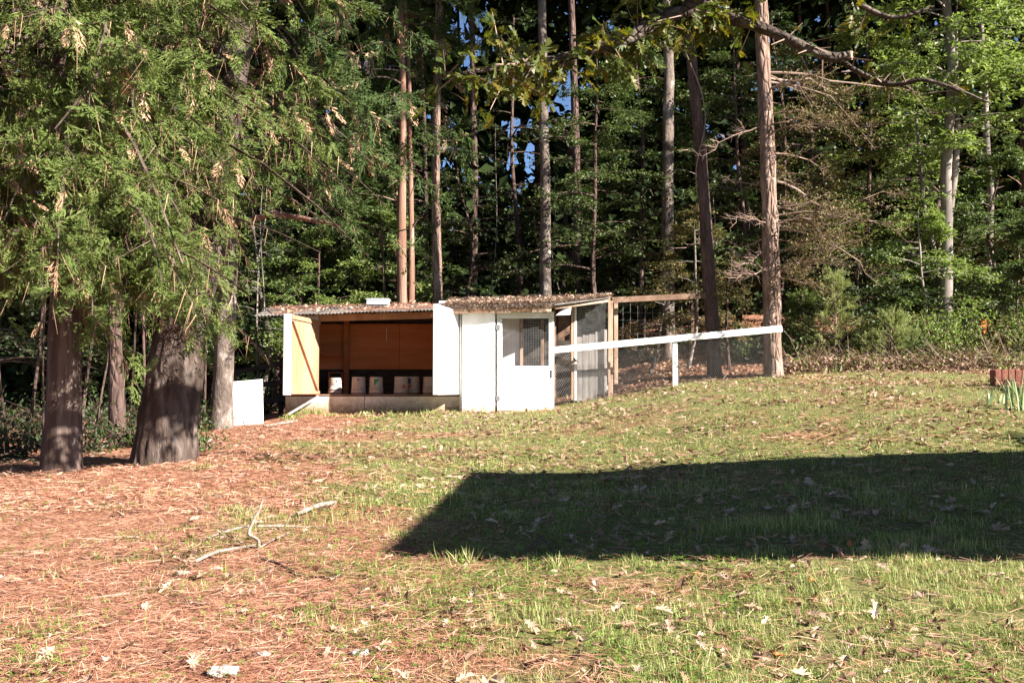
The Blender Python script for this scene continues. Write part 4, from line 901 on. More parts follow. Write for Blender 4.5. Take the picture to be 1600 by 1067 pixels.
# understory broadleaf trees: (px, D, top py, radius, lowest leaf fraction, branches, twigs, leaves, leaf size, material, label)
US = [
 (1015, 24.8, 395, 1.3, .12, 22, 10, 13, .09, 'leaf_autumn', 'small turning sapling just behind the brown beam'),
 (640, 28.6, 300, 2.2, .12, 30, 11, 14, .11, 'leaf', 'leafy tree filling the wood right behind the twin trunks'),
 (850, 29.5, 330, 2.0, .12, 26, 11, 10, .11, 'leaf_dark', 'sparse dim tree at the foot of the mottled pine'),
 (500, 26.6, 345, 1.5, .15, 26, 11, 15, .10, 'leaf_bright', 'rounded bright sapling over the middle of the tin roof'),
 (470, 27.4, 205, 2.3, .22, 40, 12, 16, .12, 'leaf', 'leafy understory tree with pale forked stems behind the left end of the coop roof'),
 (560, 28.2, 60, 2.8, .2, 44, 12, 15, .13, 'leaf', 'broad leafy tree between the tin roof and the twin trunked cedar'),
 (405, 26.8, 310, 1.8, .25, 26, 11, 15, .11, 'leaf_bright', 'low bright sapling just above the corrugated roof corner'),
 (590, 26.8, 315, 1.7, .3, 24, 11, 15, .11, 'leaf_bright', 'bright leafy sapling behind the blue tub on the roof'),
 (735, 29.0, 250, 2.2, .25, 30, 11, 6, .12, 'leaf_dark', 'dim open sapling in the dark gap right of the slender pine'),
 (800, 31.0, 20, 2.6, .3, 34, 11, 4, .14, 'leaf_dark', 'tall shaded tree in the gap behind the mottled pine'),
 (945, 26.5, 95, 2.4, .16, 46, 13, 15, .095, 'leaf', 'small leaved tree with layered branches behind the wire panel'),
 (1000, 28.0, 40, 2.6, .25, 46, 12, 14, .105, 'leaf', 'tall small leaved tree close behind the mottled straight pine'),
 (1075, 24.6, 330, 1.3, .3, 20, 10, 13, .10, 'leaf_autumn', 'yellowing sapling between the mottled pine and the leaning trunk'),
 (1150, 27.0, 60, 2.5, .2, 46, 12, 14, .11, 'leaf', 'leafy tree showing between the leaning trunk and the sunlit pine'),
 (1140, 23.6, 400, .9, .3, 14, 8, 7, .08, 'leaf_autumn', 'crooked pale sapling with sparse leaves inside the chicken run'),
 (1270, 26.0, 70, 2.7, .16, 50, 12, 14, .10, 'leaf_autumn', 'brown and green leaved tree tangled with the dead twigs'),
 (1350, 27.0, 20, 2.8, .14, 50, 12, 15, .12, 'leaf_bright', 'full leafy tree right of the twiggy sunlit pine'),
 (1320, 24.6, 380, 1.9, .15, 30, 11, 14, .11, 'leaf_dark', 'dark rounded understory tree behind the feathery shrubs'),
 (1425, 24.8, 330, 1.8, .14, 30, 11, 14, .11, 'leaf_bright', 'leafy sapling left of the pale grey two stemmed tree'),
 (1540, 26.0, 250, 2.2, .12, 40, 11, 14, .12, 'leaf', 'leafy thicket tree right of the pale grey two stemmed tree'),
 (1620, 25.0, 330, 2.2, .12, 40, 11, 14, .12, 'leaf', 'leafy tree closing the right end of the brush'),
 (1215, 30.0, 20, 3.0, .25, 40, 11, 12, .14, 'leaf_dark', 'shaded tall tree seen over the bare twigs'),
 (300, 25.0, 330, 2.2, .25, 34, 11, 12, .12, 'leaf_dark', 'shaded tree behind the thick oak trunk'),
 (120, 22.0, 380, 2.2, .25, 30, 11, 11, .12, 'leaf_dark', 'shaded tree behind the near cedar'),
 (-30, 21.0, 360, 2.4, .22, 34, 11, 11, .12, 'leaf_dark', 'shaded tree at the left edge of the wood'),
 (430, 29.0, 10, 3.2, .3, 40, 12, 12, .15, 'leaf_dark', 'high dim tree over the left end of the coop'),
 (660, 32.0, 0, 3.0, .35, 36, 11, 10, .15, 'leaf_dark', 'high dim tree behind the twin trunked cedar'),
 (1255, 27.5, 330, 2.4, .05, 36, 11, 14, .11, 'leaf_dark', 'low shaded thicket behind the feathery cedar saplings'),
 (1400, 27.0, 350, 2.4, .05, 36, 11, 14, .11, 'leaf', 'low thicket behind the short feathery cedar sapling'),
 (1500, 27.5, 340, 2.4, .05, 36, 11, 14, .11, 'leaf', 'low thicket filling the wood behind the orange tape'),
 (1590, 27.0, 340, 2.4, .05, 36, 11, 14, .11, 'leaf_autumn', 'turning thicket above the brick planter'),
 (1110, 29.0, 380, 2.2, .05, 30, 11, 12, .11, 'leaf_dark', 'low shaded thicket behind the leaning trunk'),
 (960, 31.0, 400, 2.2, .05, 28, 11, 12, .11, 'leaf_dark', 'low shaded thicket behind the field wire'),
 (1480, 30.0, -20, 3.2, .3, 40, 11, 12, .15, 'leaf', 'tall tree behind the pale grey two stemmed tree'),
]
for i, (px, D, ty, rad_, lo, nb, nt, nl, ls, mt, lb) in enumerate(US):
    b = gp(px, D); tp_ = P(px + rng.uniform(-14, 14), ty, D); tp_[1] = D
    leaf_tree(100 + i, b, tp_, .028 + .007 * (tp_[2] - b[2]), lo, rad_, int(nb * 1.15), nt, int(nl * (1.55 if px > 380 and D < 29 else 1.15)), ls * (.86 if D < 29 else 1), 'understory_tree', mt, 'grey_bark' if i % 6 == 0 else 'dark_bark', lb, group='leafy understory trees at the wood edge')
# thin bare stems in the gloom at the left and behind
stems = [
 (15, 17, 'thin dark stem at the very left edge of the wood'), (48, 19, 'thin dark stem a little left of the near cedar trunk'), (70, 16.5, 'slim stem showing just left of the near cedar trunk'),
 (128, 21, 'thin stem deep in shade just right of the near cedar trunk'), (150, 18, 'thin stem midway between the near cedar and the stouter reddish trunk'), (186, 17.5, 'stouter reddish trunk in shade between the near cedar and the oak'),
 (205, 22, 'thin stem close beside the stouter reddish trunk'), (228, 19.5, 'thin stem just left of the thick oak foot'), (268, 24, 'thin far stem hidden mostly by the thick oak'), (320, 21, 'thin stem in the gap between the oak and the lichen trunk'),
 (395, 24.2, 'thin pale stem behind the white plywood sheet'), (412, 25, 'second thin pale stem behind the sheet, nearer the coop corner'),
 (765, 32, 'thin stem in the dark gap over the narrow white panel'),
 (870, 33, 'faint far stem between the mottled pine and the dim dark pine'), (1085, 30, 'thin stem behind the leaning trunk, on its left'), (1125, 29, 'thin stem behind the leaning trunk, on its right')]
for i, (px, D, lb) in enumerate(stems):
    b = gp(px, D); H = rng.uniform(5, 9); big = px == 186
    leaf_tree(200 + i, b, b + [rng.uniform(-.3, .3), rng.uniform(-.2, .2), H], .15 if big else rng.uniform(.02, .042), .3, 1.1, 12, 7, 8, .10, 'sapling', 'leaf_dark', 'dark_bark' if big else ('dark_bark' if px < 330 else 'grey_bark'), lb,
              group=None if big else ('thin stems in the wood left of the coop' if px < 420 else 'thin stems in the wood behind the coop'), wob=.45)

# far woods: a mass nobody could count
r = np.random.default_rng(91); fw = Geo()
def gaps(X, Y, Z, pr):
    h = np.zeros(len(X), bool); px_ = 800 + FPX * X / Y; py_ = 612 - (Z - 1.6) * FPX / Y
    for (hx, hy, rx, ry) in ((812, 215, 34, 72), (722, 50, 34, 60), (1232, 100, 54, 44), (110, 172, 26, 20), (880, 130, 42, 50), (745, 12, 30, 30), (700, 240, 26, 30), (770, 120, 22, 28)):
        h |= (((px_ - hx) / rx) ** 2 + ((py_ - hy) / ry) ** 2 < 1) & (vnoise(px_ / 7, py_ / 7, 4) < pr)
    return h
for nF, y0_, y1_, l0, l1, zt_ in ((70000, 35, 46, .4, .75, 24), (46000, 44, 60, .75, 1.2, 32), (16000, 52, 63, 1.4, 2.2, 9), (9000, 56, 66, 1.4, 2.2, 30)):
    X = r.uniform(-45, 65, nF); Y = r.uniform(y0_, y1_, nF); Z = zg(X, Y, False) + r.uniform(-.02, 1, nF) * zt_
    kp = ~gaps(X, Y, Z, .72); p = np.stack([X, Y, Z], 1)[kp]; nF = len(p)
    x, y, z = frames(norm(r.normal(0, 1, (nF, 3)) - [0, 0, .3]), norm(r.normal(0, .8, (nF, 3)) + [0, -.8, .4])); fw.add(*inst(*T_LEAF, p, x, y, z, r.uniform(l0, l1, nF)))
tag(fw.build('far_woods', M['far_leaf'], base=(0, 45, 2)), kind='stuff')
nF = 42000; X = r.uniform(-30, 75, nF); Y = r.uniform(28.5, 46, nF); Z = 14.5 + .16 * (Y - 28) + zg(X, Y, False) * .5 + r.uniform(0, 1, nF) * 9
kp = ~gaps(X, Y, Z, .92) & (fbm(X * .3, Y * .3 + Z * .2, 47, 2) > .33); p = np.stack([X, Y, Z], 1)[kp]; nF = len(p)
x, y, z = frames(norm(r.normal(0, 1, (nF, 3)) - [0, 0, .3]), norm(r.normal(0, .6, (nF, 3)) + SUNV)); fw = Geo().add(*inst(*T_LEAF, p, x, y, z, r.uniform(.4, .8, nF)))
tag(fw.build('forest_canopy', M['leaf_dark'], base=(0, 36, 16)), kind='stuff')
fw = Geo(); r = np.random.default_rng(92)
for k in range(70):
    px = r.uniform(-700, 2400); D = r.uniform(40, 54); b = gp(px, D); fw.tube(trunk_pts(b - [0, 0, .3], b + [r.uniform(-.8, .8), 0, 20], 6, .6, k), np.linspace(r.uniform(.1, .24), .06, 6), 7)
tag(fw.build('far_trunks', M['dark_bark'], base=(0, 45, 2), smooth=True), kind='stuff')

# ------------------------------------------------------------------ oak limb overhead (its trunk stands behind the camera)
OK0 = np.array([1.5, -3.2, float(zg(1.5, -3.2))])
lo_ = thing('oak_tree', OK0, 'overhead oak limb with a sawn stub and lobed yellowing leaves, nearest of all trees', 'tree')
tp = trunk_pts(OK0 - [0, 0, .2], np.array([1.7, -2.6, 8.5]), 24, .3, 12); Geo().tube(tp, np.linspace(.38, .2, 24), 26, .1, .1, seed=12).build('trunk', M['oak_bark'], lo_, smooth=True)
DL = 10.0
def spl(pts, n):
    pts = np.asarray(pts, float); t = np.linspace(0, len(pts) - 1, n); i = np.clip(t.astype(int), 0, len(pts) - 2); f = (t - i)[:, None]
    p0 = pts[np.clip(i - 1, 0, None)]; p1 = pts[i]; p2 = pts[i + 1]; p3 = pts[np.clip(i + 2, None, len(pts) - 1)]
    return .5 * (2 * p1 + (p2 - p0) * f + (2 * p0 - 5 * p1 + 4 * p2 - p3) * f ** 2 + (3 * p1 - p0 - 3 * p2 + p3) * f ** 3)
def limb(pts, rads, name='limb', mat='limb_bark', sides=12, n=None, parent=None):
    n = n or len(pts) * 5; p = spl(pts, n); rr = np.interp(np.linspace(0, 1, n), np.linspace(0, 1, len(rads)), rads)
    Geo().tube(p, rr, sides, .14, .06, seed=len(pts)).build(name, M[mat], parent or lo_, smooth=True); return p
La = limb([tp[-10], (1.9, -1, 6.6), (2.1, 3, 7.4), (2.0, 7, 6.9), P(1105, -40, 9.6), P(1078, 16, 9.9)], [.17, .15, .13, .12, .11, .10], mat='limb_bark')
Lb = limb([P(1066, 18, 9.9), P(1105, 26, DL), P(1160, 33, DL), P(1210, 52, DL), P(1262, 76, DL - .1), P(1300, 90, DL - .1), P(1330, 87, DL - .15)], [.085, .062, .057, .054, .051, .05, .046])
o = Geo().tube(np.array([P(1329, 87, DL - .151), P(1331.5, 86.8, DL - .16)]), [.0455, .044], 12).build('sawn_end', M['lumber_pale'], lo_); o['label'] = 'pale sawn end'
Lc = limb([P(1316, 95, DL), P(1336, 110, DL), P(1380, 130, DL - .1), P(1410, 131, DL - .2), P(1445, 125, DL - .3), P(1500, 142, DL - .4), P(1549, 162, DL - .5)], [.03, .029, .025, .022, .021, .015, .007], sides=8)
Lc2 = limb([P(1385, 130, DL - .1), P(1408, 133, DL - .15), P(1426, 141, DL - .15)], [.022, .018, .01], sides=7)
Ld = limb([P(1085, 20, 9.9), P(1040, 28, 9.9), P(985, 58, 9.8), P(930, 78, 9.8), P(870, 92, 9.7), P(800, 104, 9.6), P(740, 112, 9.5), P(690, 122, 9.4)], [.085, .078, .068, .056, .045, .033, .02, .01])
Le = limb([P(1318, -20, 9.2), P(1352, 12, 9.2), P(1400, 28, 9.1), P(1460, 10, 9.0)], [.03, .028, .022, .012], sides=8)
Lf = limb([tp[-8], (2.6, 0, 8.6), (3.0, 5, 9.6), (2.4, 10, 10.4), (1.6, 14.6, 11.1)], [.16, .14, .11, .08, .04], mat='oak_bark')  # unseen limb added to carry the leaves that shade the second cedar
r = np.random.default_rng(17); tg_ = Geo(); og = [Geo(), Geo()]
def oak_twigs(path, u0, u1, n, L, nl, ls, dirb=(0, 0, -.3)):
    k = len(path); u = r.uniform(u0, u1, n); i = np.clip((u * (k - 1)).astype(int), 0, k - 1); p0 = path[i]; d = norm(r.normal(0, 1, (n, 3)) * [1, .7, .6] + np.asarray(dirb)); l_ = r.uniform(.4, 1.1, n) * L; p1 = p0 + d * l_[:, None]
    tg_.sticks(p0, p1, .009, .003)
    j = np.repeat(np.arange(n), nl); s = r.uniform(.25, 1.05, len(j)); pos = p0[j] + (p1 - p0)[j] * s[:, None] + r.normal(0, .03, (len(j), 3))
    dd = norm(d[j] * .6 + r.normal(0, .6, (len(j), 3)) + [0, 0, -.55]); nn = norm(r.normal(0, .7, (len(j), 3)) + [0, -.2, .8]); x, y, z = frames(dd, nn)
    og[0].add(*inst(*T_OAK, pos, x, y, z, ls * r.uniform(.6, 1.2, len(j))))
oak_twigs(Ld, .25, 1, 52, .55, 7, .17)
oak_twigs(La, .86, 1.0, 14, .45, 8, .16)
oak_twigs(Lb, 0, .35, 16, .45, 8, .16)
oak_twigs(Ld, 0, .3, 22, .5, 8, .16)
oak_twigs(Le, 0, 1, 8, .3, 5, .13)
oak_twigs(Lb, .4, .95, 14, .35, 1, .10, (0, 0, .1))
oak_twigs(Lc, .1, 1, 22, .28, 1, .09, (0, 0, .2))
oak_twigs(La, .55, .8, 14, .8, 9, .16, (0, 0, .6))
tg_.build('twigs', M['twig'], lo_)['kind'] = 'stuff'; og[0].build('leaves', M['oak_leaf'], lo_)
cg = Geo()
for c, rr, nn_ in (((1.6, 14.9, 11.3), (3.0, 1.7, 1.6), 4200), ((2.4, -.6, 10.4), (2.6, 2.4, 1.6), 1800), ((1.2, -2.4, 9.8), (3.2, 2.6, 2.2), 2200)):  # first cluster added above the view to shade the lichen trunk's crown
    q = oak_high(int(nn_), None, c, rr, nn_, .3, None); cg.add(np.vstack(q.v), np.vstack(q.f3))
cg.build('crown', M['oak_leaf'], lo_)

# ------------------------------------------------------------------ brush line at the right
def shrub(seed, base, H, rad_, mat, label, n=60, ls=.09, nl=22, group='shrubs in the brush line', cat='shrub', name='shrub', stem='twig'):
    r = np.random.default_rng(seed); t = thing(name, base, label, cat, group); g_ = Geo(); base = np.asarray(base)
    az = r.uniform(0, 2 * np.pi, n); out = rad_ * r.uniform(.2, 1, n); h = H * r.uniform(.35, 1, n) * (1 - .35 * out / rad_); tip = base + np.stack([np.cos(az) * out, np.sin(az) * out, h], 1); mid = base + np.stack([np.cos(az) * out * .45, np.sin(az) * out * .45, h * .6], 1); root = base + np.stack([np.cos(az) * .08, np.sin(az) * .08, 0 * h - .05], 1)
    g_.sticks(root, mid, .012, .007); g_.sticks(mid, tip, .007, .002); g_.build('stems', M[stem], t)
    i = np.repeat(np.arange(n), nl); s = r.uniform(.1, 1.05, len(i))[:, None]; pos = np.where(s < .5, root[i] + (mid - root)[i] * s * 2, mid[i] + (tip - mid)[i] * (s - .5) * 2) + r.normal(0, .10, (len(i), 3))
    pos[:, 2] = np.maximum(pos[:, 2], base[2] + .03)
    x, y, z = frames(norm(r.normal(0, 1, (len(i), 3))), norm(r.normal(0, .6, (len(i), 3)) + [0, 0, .8] + SUNV * .3)); Geo().add(*inst(*T_LEAF, pos, x, y, z, ls * r.uniform(.5, 1.25, len(i)))).build('foliage', M[mat], t); return t
def feather(seed, base, H, rad_, label, n=150, mat='cedar_bright', sl=.24):
    r = np.random.default_rng(seed); t = thing('cedar_sapling', base, label, 'shrub', 'feathery cedar saplings in the brush'); base = np.asarray(base); g_ = Geo()
    g_.tube(np.array([base - [0, 0, .1], base + [.03, 0, H * .5], base + [0, 0, H]]), [.03, .02, .006], 7); h = r.uniform(.08, 1, n); az = r.uniform(0, 2 * np.pi, n); L = rad_ * (1.05 - h) * r.uniform(.6, 1.1, n) + .1
    p0 = base + np.stack([0 * h, 0 * h, h * H], 1); d = norm(np.stack([np.cos(az), np.sin(az), r.uniform(.2, .8, n)], 1)); p1 = p0 + d * L[:, None]; g_.sticks(p0, p1, .007, .002); g_.build('stem', M['twig'], t)
    j = np.repeat(np.arange(n), 5); s = r.uniform(.15, 1.05, len(j))[:, None]; pos = p0[j] + (p1 - p0)[j] * s; d3 = norm(d[j] + r.normal(0, .4, (len(j), 3)) + [0, 0, .25]); x, y, z = frames(d3, norm(r.normal(0, .6, (len(j), 3)) + SUNV)); cg = Geo(); w_ = r.integers(0, 3, len(j))
    for k in range(3): m_ = w_ == k; cg.add(*inst(*T_SPRAY[k], pos[m_], x[m_], y[m_], z[m_], sl * r.uniform(.6, 1.2, m_.sum())))
    cg.build('foliage', M[mat], t)
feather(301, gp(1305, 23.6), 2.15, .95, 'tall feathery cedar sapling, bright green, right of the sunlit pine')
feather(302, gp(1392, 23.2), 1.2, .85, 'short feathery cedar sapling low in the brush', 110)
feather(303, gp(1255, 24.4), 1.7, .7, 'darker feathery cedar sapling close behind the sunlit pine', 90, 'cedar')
SH = [(1345, 24.3, 1.3, .9, 'leaf_bright', 'leafy shrub between the two bright cedar saplings'), (1440, 24.2, 1.6, 1.0, 'leaf_bright', 'broad leafy shrub at the foot of the pale grey two stemmed tree'),
      (1500, 24.0, 1.4, 1.0, 'leaf_bright', 'leafy shrub beside the orange tape'), (1560, 23.8, 1.2, 1.0, 'leaf_autumn', 'browning shrub above the brick planter'), (1610, 23.6, 1.5, 1.0, 'leaf_bright', 'shrub at the right end of the brush line'),
      (1275, 23.3, .7, .7, 'leaf_autumn', 'low brown leaved shrub right of the rail end'), (1340, 23.0, .5, .8, 'leaf_autumn', 'low tangled shrub in front of the tall cedar sapling'), (1425, 22.9, .45, .8, 'leaf_autumn', 'low russet shrub on the edge of the lawn'),
      (1480, 23.2, .7, .9, 'leaf_autumn', 'scrubby half bare shrub below the pale grey tree'), (1540, 23.0, .6, .8, 'leaf_autumn', 'dry scrub left of the brick planter'), (1165, 24.6, .9, .8, 'leaf', 'shrub behind the chicken wire between the two trunks'), (1020, 26.9, .8, 1.0, 'leaf_autumn', 'thin scrub along the field wire')]
SH += [(1245, 24.0, 1.3, .7, 'leaf', 'leafy shrub close against the right side of the sunlit pine'), (1370, 24.6, 1.9, .9, 'leaf_bright', 'tall loose yellow green shrub behind the short cedar sapling'),
       (1462, 23.6, 1.5, .9, 'leaf_bright', 'loose yellow green shrub left of the orange tape'), (1525, 24.8, 2.1, 1.0, 'leaf', 'tall leafy shrub behind the orange tape'), (1590, 24.6, 1.9, 1.0, 'leaf_bright', 'tall loose yellow green shrub at the right end of the brush'), (1410, 23.5, .9, .7, 'leaf', 'mid height shrub between the short cedar sapling and the pale tree')]
for i, (px, D, H, rr, mt, lb) in enumerate(SH): shrub(320 + i, gp(px, D), H, rr, mt, lb, 60 if H > .8 else 45, .10 if H > .8 else .075, 26 if H > .8 else 18)
shrub(340, at(310, 705), .35, .45, 'leaf', 'low green weed at the foot of the thick oak', 30, .07, 14, group=None, name='weed', cat='weed')
shrub(341, at(480, 640), .3, .3, 'clover', 'clump of green weeds below the open plywood door', 22, .07, 12, group=None, name='weed', cat='weed')
for i, (px, D, H, rr, lb) in enumerate(((1690, 23.8, 1.6, 1.2, 'leafy shrub past the right end of the brush, first beyond the view'), (1775, 23.6, 1.8, 1.3, 'leafy shrub past the right end of the brush, second beyond the view'), (1860, 23.9, 1.5, 1.3, 'leafy shrub past the right end of the brush, third beyond the view'), (1950, 23.5, 1.9, 1.4, 'leafy shrub past the right end of the brush, fourth beyond the view'), (2050, 23.8, 1.7, 1.4, 'leafy shrub past the right end of the brush, fifth beyond the view'))):
    shrub(380 + i, gp(px, D), H, rr, 'leaf', lb, 60, .13, 20)
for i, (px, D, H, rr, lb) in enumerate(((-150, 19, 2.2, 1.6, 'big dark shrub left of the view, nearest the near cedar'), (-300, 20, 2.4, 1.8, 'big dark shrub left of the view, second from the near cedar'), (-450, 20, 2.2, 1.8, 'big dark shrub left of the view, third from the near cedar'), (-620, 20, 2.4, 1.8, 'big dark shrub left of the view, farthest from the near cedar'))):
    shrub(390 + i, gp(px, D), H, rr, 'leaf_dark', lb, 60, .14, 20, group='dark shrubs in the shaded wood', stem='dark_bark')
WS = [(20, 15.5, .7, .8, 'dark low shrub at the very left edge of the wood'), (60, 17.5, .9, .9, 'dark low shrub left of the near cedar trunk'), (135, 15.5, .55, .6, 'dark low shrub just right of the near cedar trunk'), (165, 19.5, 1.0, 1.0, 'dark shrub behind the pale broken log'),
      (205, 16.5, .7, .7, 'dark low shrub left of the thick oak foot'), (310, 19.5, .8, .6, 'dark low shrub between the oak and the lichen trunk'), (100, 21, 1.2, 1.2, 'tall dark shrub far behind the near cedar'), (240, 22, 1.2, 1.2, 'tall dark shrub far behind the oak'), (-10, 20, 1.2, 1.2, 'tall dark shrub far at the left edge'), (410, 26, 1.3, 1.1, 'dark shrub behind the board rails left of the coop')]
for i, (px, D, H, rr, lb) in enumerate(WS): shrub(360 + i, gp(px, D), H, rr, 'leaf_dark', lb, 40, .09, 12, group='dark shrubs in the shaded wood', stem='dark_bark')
# dry twigs tangled in the brush (one mass)
r = np.random.default_rng(71); nT = 1500; px = r.uniform(1225, 1660, nT); D = r.uniform(22.4, 24.6, nT); X = (px - 800) / FPX * D; Z = zg(X, D) + r.uniform(0, .5, nT) ** 1.5
d = norm(np.stack([r.normal(0, 1, nT), r.normal(0, .6, nT), r.normal(.15, .5, nT)], 1)); L = r.uniform(.2, .9, nT); p0 = np.stack([X, D, Z], 1)
for mt_, nW, hW, nm in (('leaf_bright', 2600, .36, 'brush_weeds'), ('leaf_brown', 11000, .32, 'brush_undergrowth'), ('cedar_bright', 2500, .3, 'brush_grass')):
    pxw = r.uniform(1228, 1660, nW); Dw = r.uniform(22.3, 25.2, nW); Xw = (pxw - 800) / FPX * Dw; kp = fbm(Xw * 1.4, Dw * 1.4, len(mt_), 2) > .45; Xw, Dw = Xw[kp], Dw[kp]; nW = len(Xw)
    pw = np.stack([Xw, Dw, zg(Xw, Dw) + r.uniform(.02, 1, nW) ** 1.4 * hW], 1); x, y, z = frames(norm(r.normal(0, 1, (nW, 3))), norm(r.normal(0, .7, (nW, 3)) + SUNV)); tag(Geo().add(*inst(*T_LEAF, pw, x, y, z, r.uniform(.05, .12, nW))).build(nm, M[mt_], base=(8, 23.5, 2)), kind='stuff')
tag(Geo().sticks(p0, p0 + d * L[:, None], .006, .002).build('brush_twigs', M['twig'], base=(8, 23.5, 2)), kind='stuff')
# fallen pale branches along the brush and in the yard
def fallen(name, pts, rads, mat, label, sides=7, cat='branch', extra=()):
    rads = [q * .43 for q in rads]; extra = [(q, rr * .45) for q, rr in extra]
    base = pts[len(pts) // 2]; g_ = Geo().tube(spl(pts, len(pts) * 4), np.interp(np.linspace(0, 1, len(pts) * 4), np.linspace(0, 1, len(rads)), rads), sides, .34, seed=len(label))
    for q, rr in extra: g_.tube(spl(q, len(q) * 4), np.linspace(rr, rr * .4, len(q) * 4), 6, .2, seed=3)
    return tag(g_.build(name, M[mat], base=base, smooth=True), label, cat)
def on(px, py, h=.02): return at(px, py) + [0, 0, h]
fallen('fallen_branch', [on(1436, 576, .05), on(1480, 570, .10), on(1512, 563, .18), on(1550, 567, .15), on(1600, 572, .1), on(1640, 573, .08)], [.012, .02, .03, .028, .03, .03], 'deadwood', 'long pale fallen branch arching along the brush beside the brick planter')
fallen('fallen_branch', [on(1493, 562, .1), on(1505, 556, .3), on(1516, 552, .42)], [.02, .014, .006], 'deadwood', 'short pale upright twig sticking out of the brush')
fallen('fallen_branch', [P(1170, 561, 22.8), P(1160, 560, 22.7), P(1148, 566, 22.6), P(1135, 585, 22.5), P(1128, 594, 22.3)], [.01, .014, .016, .018, .012], 'deadwood', 'pale crooked stick leaning behind the chicken wire')
a = at(404, 858)
fallen('forked_stick', [a + [0, 0, .01], P(403, 843, a[1]), P(389, 833, a[1]), P(397, 812, a[1] + .1), P(406, 794, a[1] + .15), P(411, 775, a[1] + .2)], [.035, .032, .03, .024, .02, .008], 'deadwood', 'bleached forked stick standing up out of the pine straw', 8, 'stick',
       [([P(398, 812, a[1] + .1), P(394, 795, a[1] + .05), P(390, 778, a[1])], .014)])
fallen('stick', [on(324, 845), on(350, 839, .04), on(376, 834, .05), on(388, 834, .06)], [.008, .014, .018, .02], 'deadwood', 'thin grey stick lying left of the forked stick', cat='stick')
fallen('stick', [on(402, 834, .06), on(440, 832, .05), on(480, 829, .03), on(512, 828, .02)], [.02, .02, .014, .008], 'deadwood', 'thin pale stick lying right of the forked stick', cat='stick', extra=[([on(446, 832, .05), on(452, 826, .09), on(456, 823, .12)], .012)])
fallen('stick', [on(305, 884, .03), on(335, 873, .04), on(370, 865, .04), on(402, 857, .03)], [.026, .028, .026, .02], 'grey_bark', 'stout grey stick with a dark broken end below the forked stick', 8, 'stick')
fallen('stick', [on(408, 880, .03), on(435, 888, .03), on(470, 903, .02), on(520, 908, .02)], [.016, .022, .02, .014], 'dark_bark', 'dark mossy stick half sunk in the straw', cat='stick')
fallen('stick', [on(402, 862), on(430, 850, .04), on(452, 838, .03)], [.012, .02, .016], 'deadwood', 'short pale stick crossing beside the forked stick', cat='stick')
a, b = on(464, 810, .04), on(524, 792, .04)
fallen('bark_slab', [a, (a + b) / 2 + [0, 0, .02], b], [.035, .05, .04], 'deadwood', 'flat pale slab of rotten wood behind the sticks', 6, 'wood')
fallen('log', [on(128, 690, .1), on(150, 674, .25), on(171, 660, .4)], [.05, .06, .045], 'deadwood', 'pale broken log end tilted up between the cedar and the oak', 9, 'log')
fallen('fallen_branch', [on(0, 722, .1), on(60, 715, .15), on(110, 722, .06)], [.03, .04, .02], 'dark_bark', 'dark branch lying at the wood edge left of the near cedar')
fallen('fallen_branch', [on(805, 880, .02), on(830, 868, .06), on(850, 860, .09), on(862, 872, .04)], [.02, .03, .03, .014], 'dark_bark', 'curled grey piece of bark branch at the near edge of the house shadow')
for i, (px, py, s, lb) in enumerate(((348, 1056, .16, 'white chalky lump at the bottom edge of the pine straw'), (562, 1025, .11, 'white stone where the straw meets the clover'), (412, 1024, .075, 'small white stone in the straw near the bottom edge'), (285, 886 + 12, .09, 'pale flat chip on the pine straw'), (322, 690, .2, 'grey flat stone beside the thick oak'))):
    c = at(px, py); tag(rock(c + [0, 0, s * .12], (s * .95, s * .6, s * .3), 50 + i).build('stone', M['stone' if i == 4 else 'chalk'], base=c), lb, 'stone')
# orange tape in the brush
c = P(1538, 504, 24.0); o = Geo().prism(c + [-.08, 0, -.1], c + [.1, .02, -.08], c + [.12, 0, .08], c + [-.05, .03, .1], (0, .02, 0)).prism(c + [-.02, -.01, -.28], c + [.03, -.01, -.28], c + [.05, -.01, -.1], c + [-.03, -.01, -.1], (0, .012, 0)).build('marking_flag', M['orange_cloth'], base=c)
tag(o, 'scrap of bright orange tape caught in the brush', 'tape')

# brick planter at the right edge
BP = at(1556, 604); bw = thing('brick_planter', BP, 'low red brick planter wall topped with a standing course at the right edge', 'planter')
zt = P(1556, 577, BP[1])[2]; L = 2.6; zb = BP[2] - .25
bevel(Geo().box(BP + [L / 2, .12, (zt - .02 + zb) / 2 - BP[2]], (L - .03, .17, zt - .02 - zb)).build('mortar_core', M['mortar'], bw))
r = np.random.default_rng(3); me1 = None
def brick(c, size):
    o = Geo().box((0, 0, 0), size).build('brick', M['brick'], bw, base=(0, 0, 0)); o.location = np.array(c) - BP; o.rotation_euler = (r.normal(0, .025), r.normal(0, .025), r.normal(0, .03)); bevel(o, .005); return o
proto = {}
def lay(c, size, key):
    if key not in proto: proto[key] = brick(c, size); return
    o = proto[key].copy(); COL.objects.link(o); o.parent = bw; o.location = np.array(c) - BP; o.rotation_euler = (r.normal(0, .025), r.normal(0, .025), r.normal(0, .03))
for k in range(23): lay(BP + [.055 + k * .113, .115, zt - .10 - BP[2]], (.10, .20, .19), 's')
zc = zt - .235; row = 0
while zc > BP[2] - .12:
    for k in range(12): lay(BP + [.105 + k * .216 + (.1 if row % 2 else 0), .115, zc - BP[2]], (.203, .20, .062), 'b')
    zc -= .074; row += 1
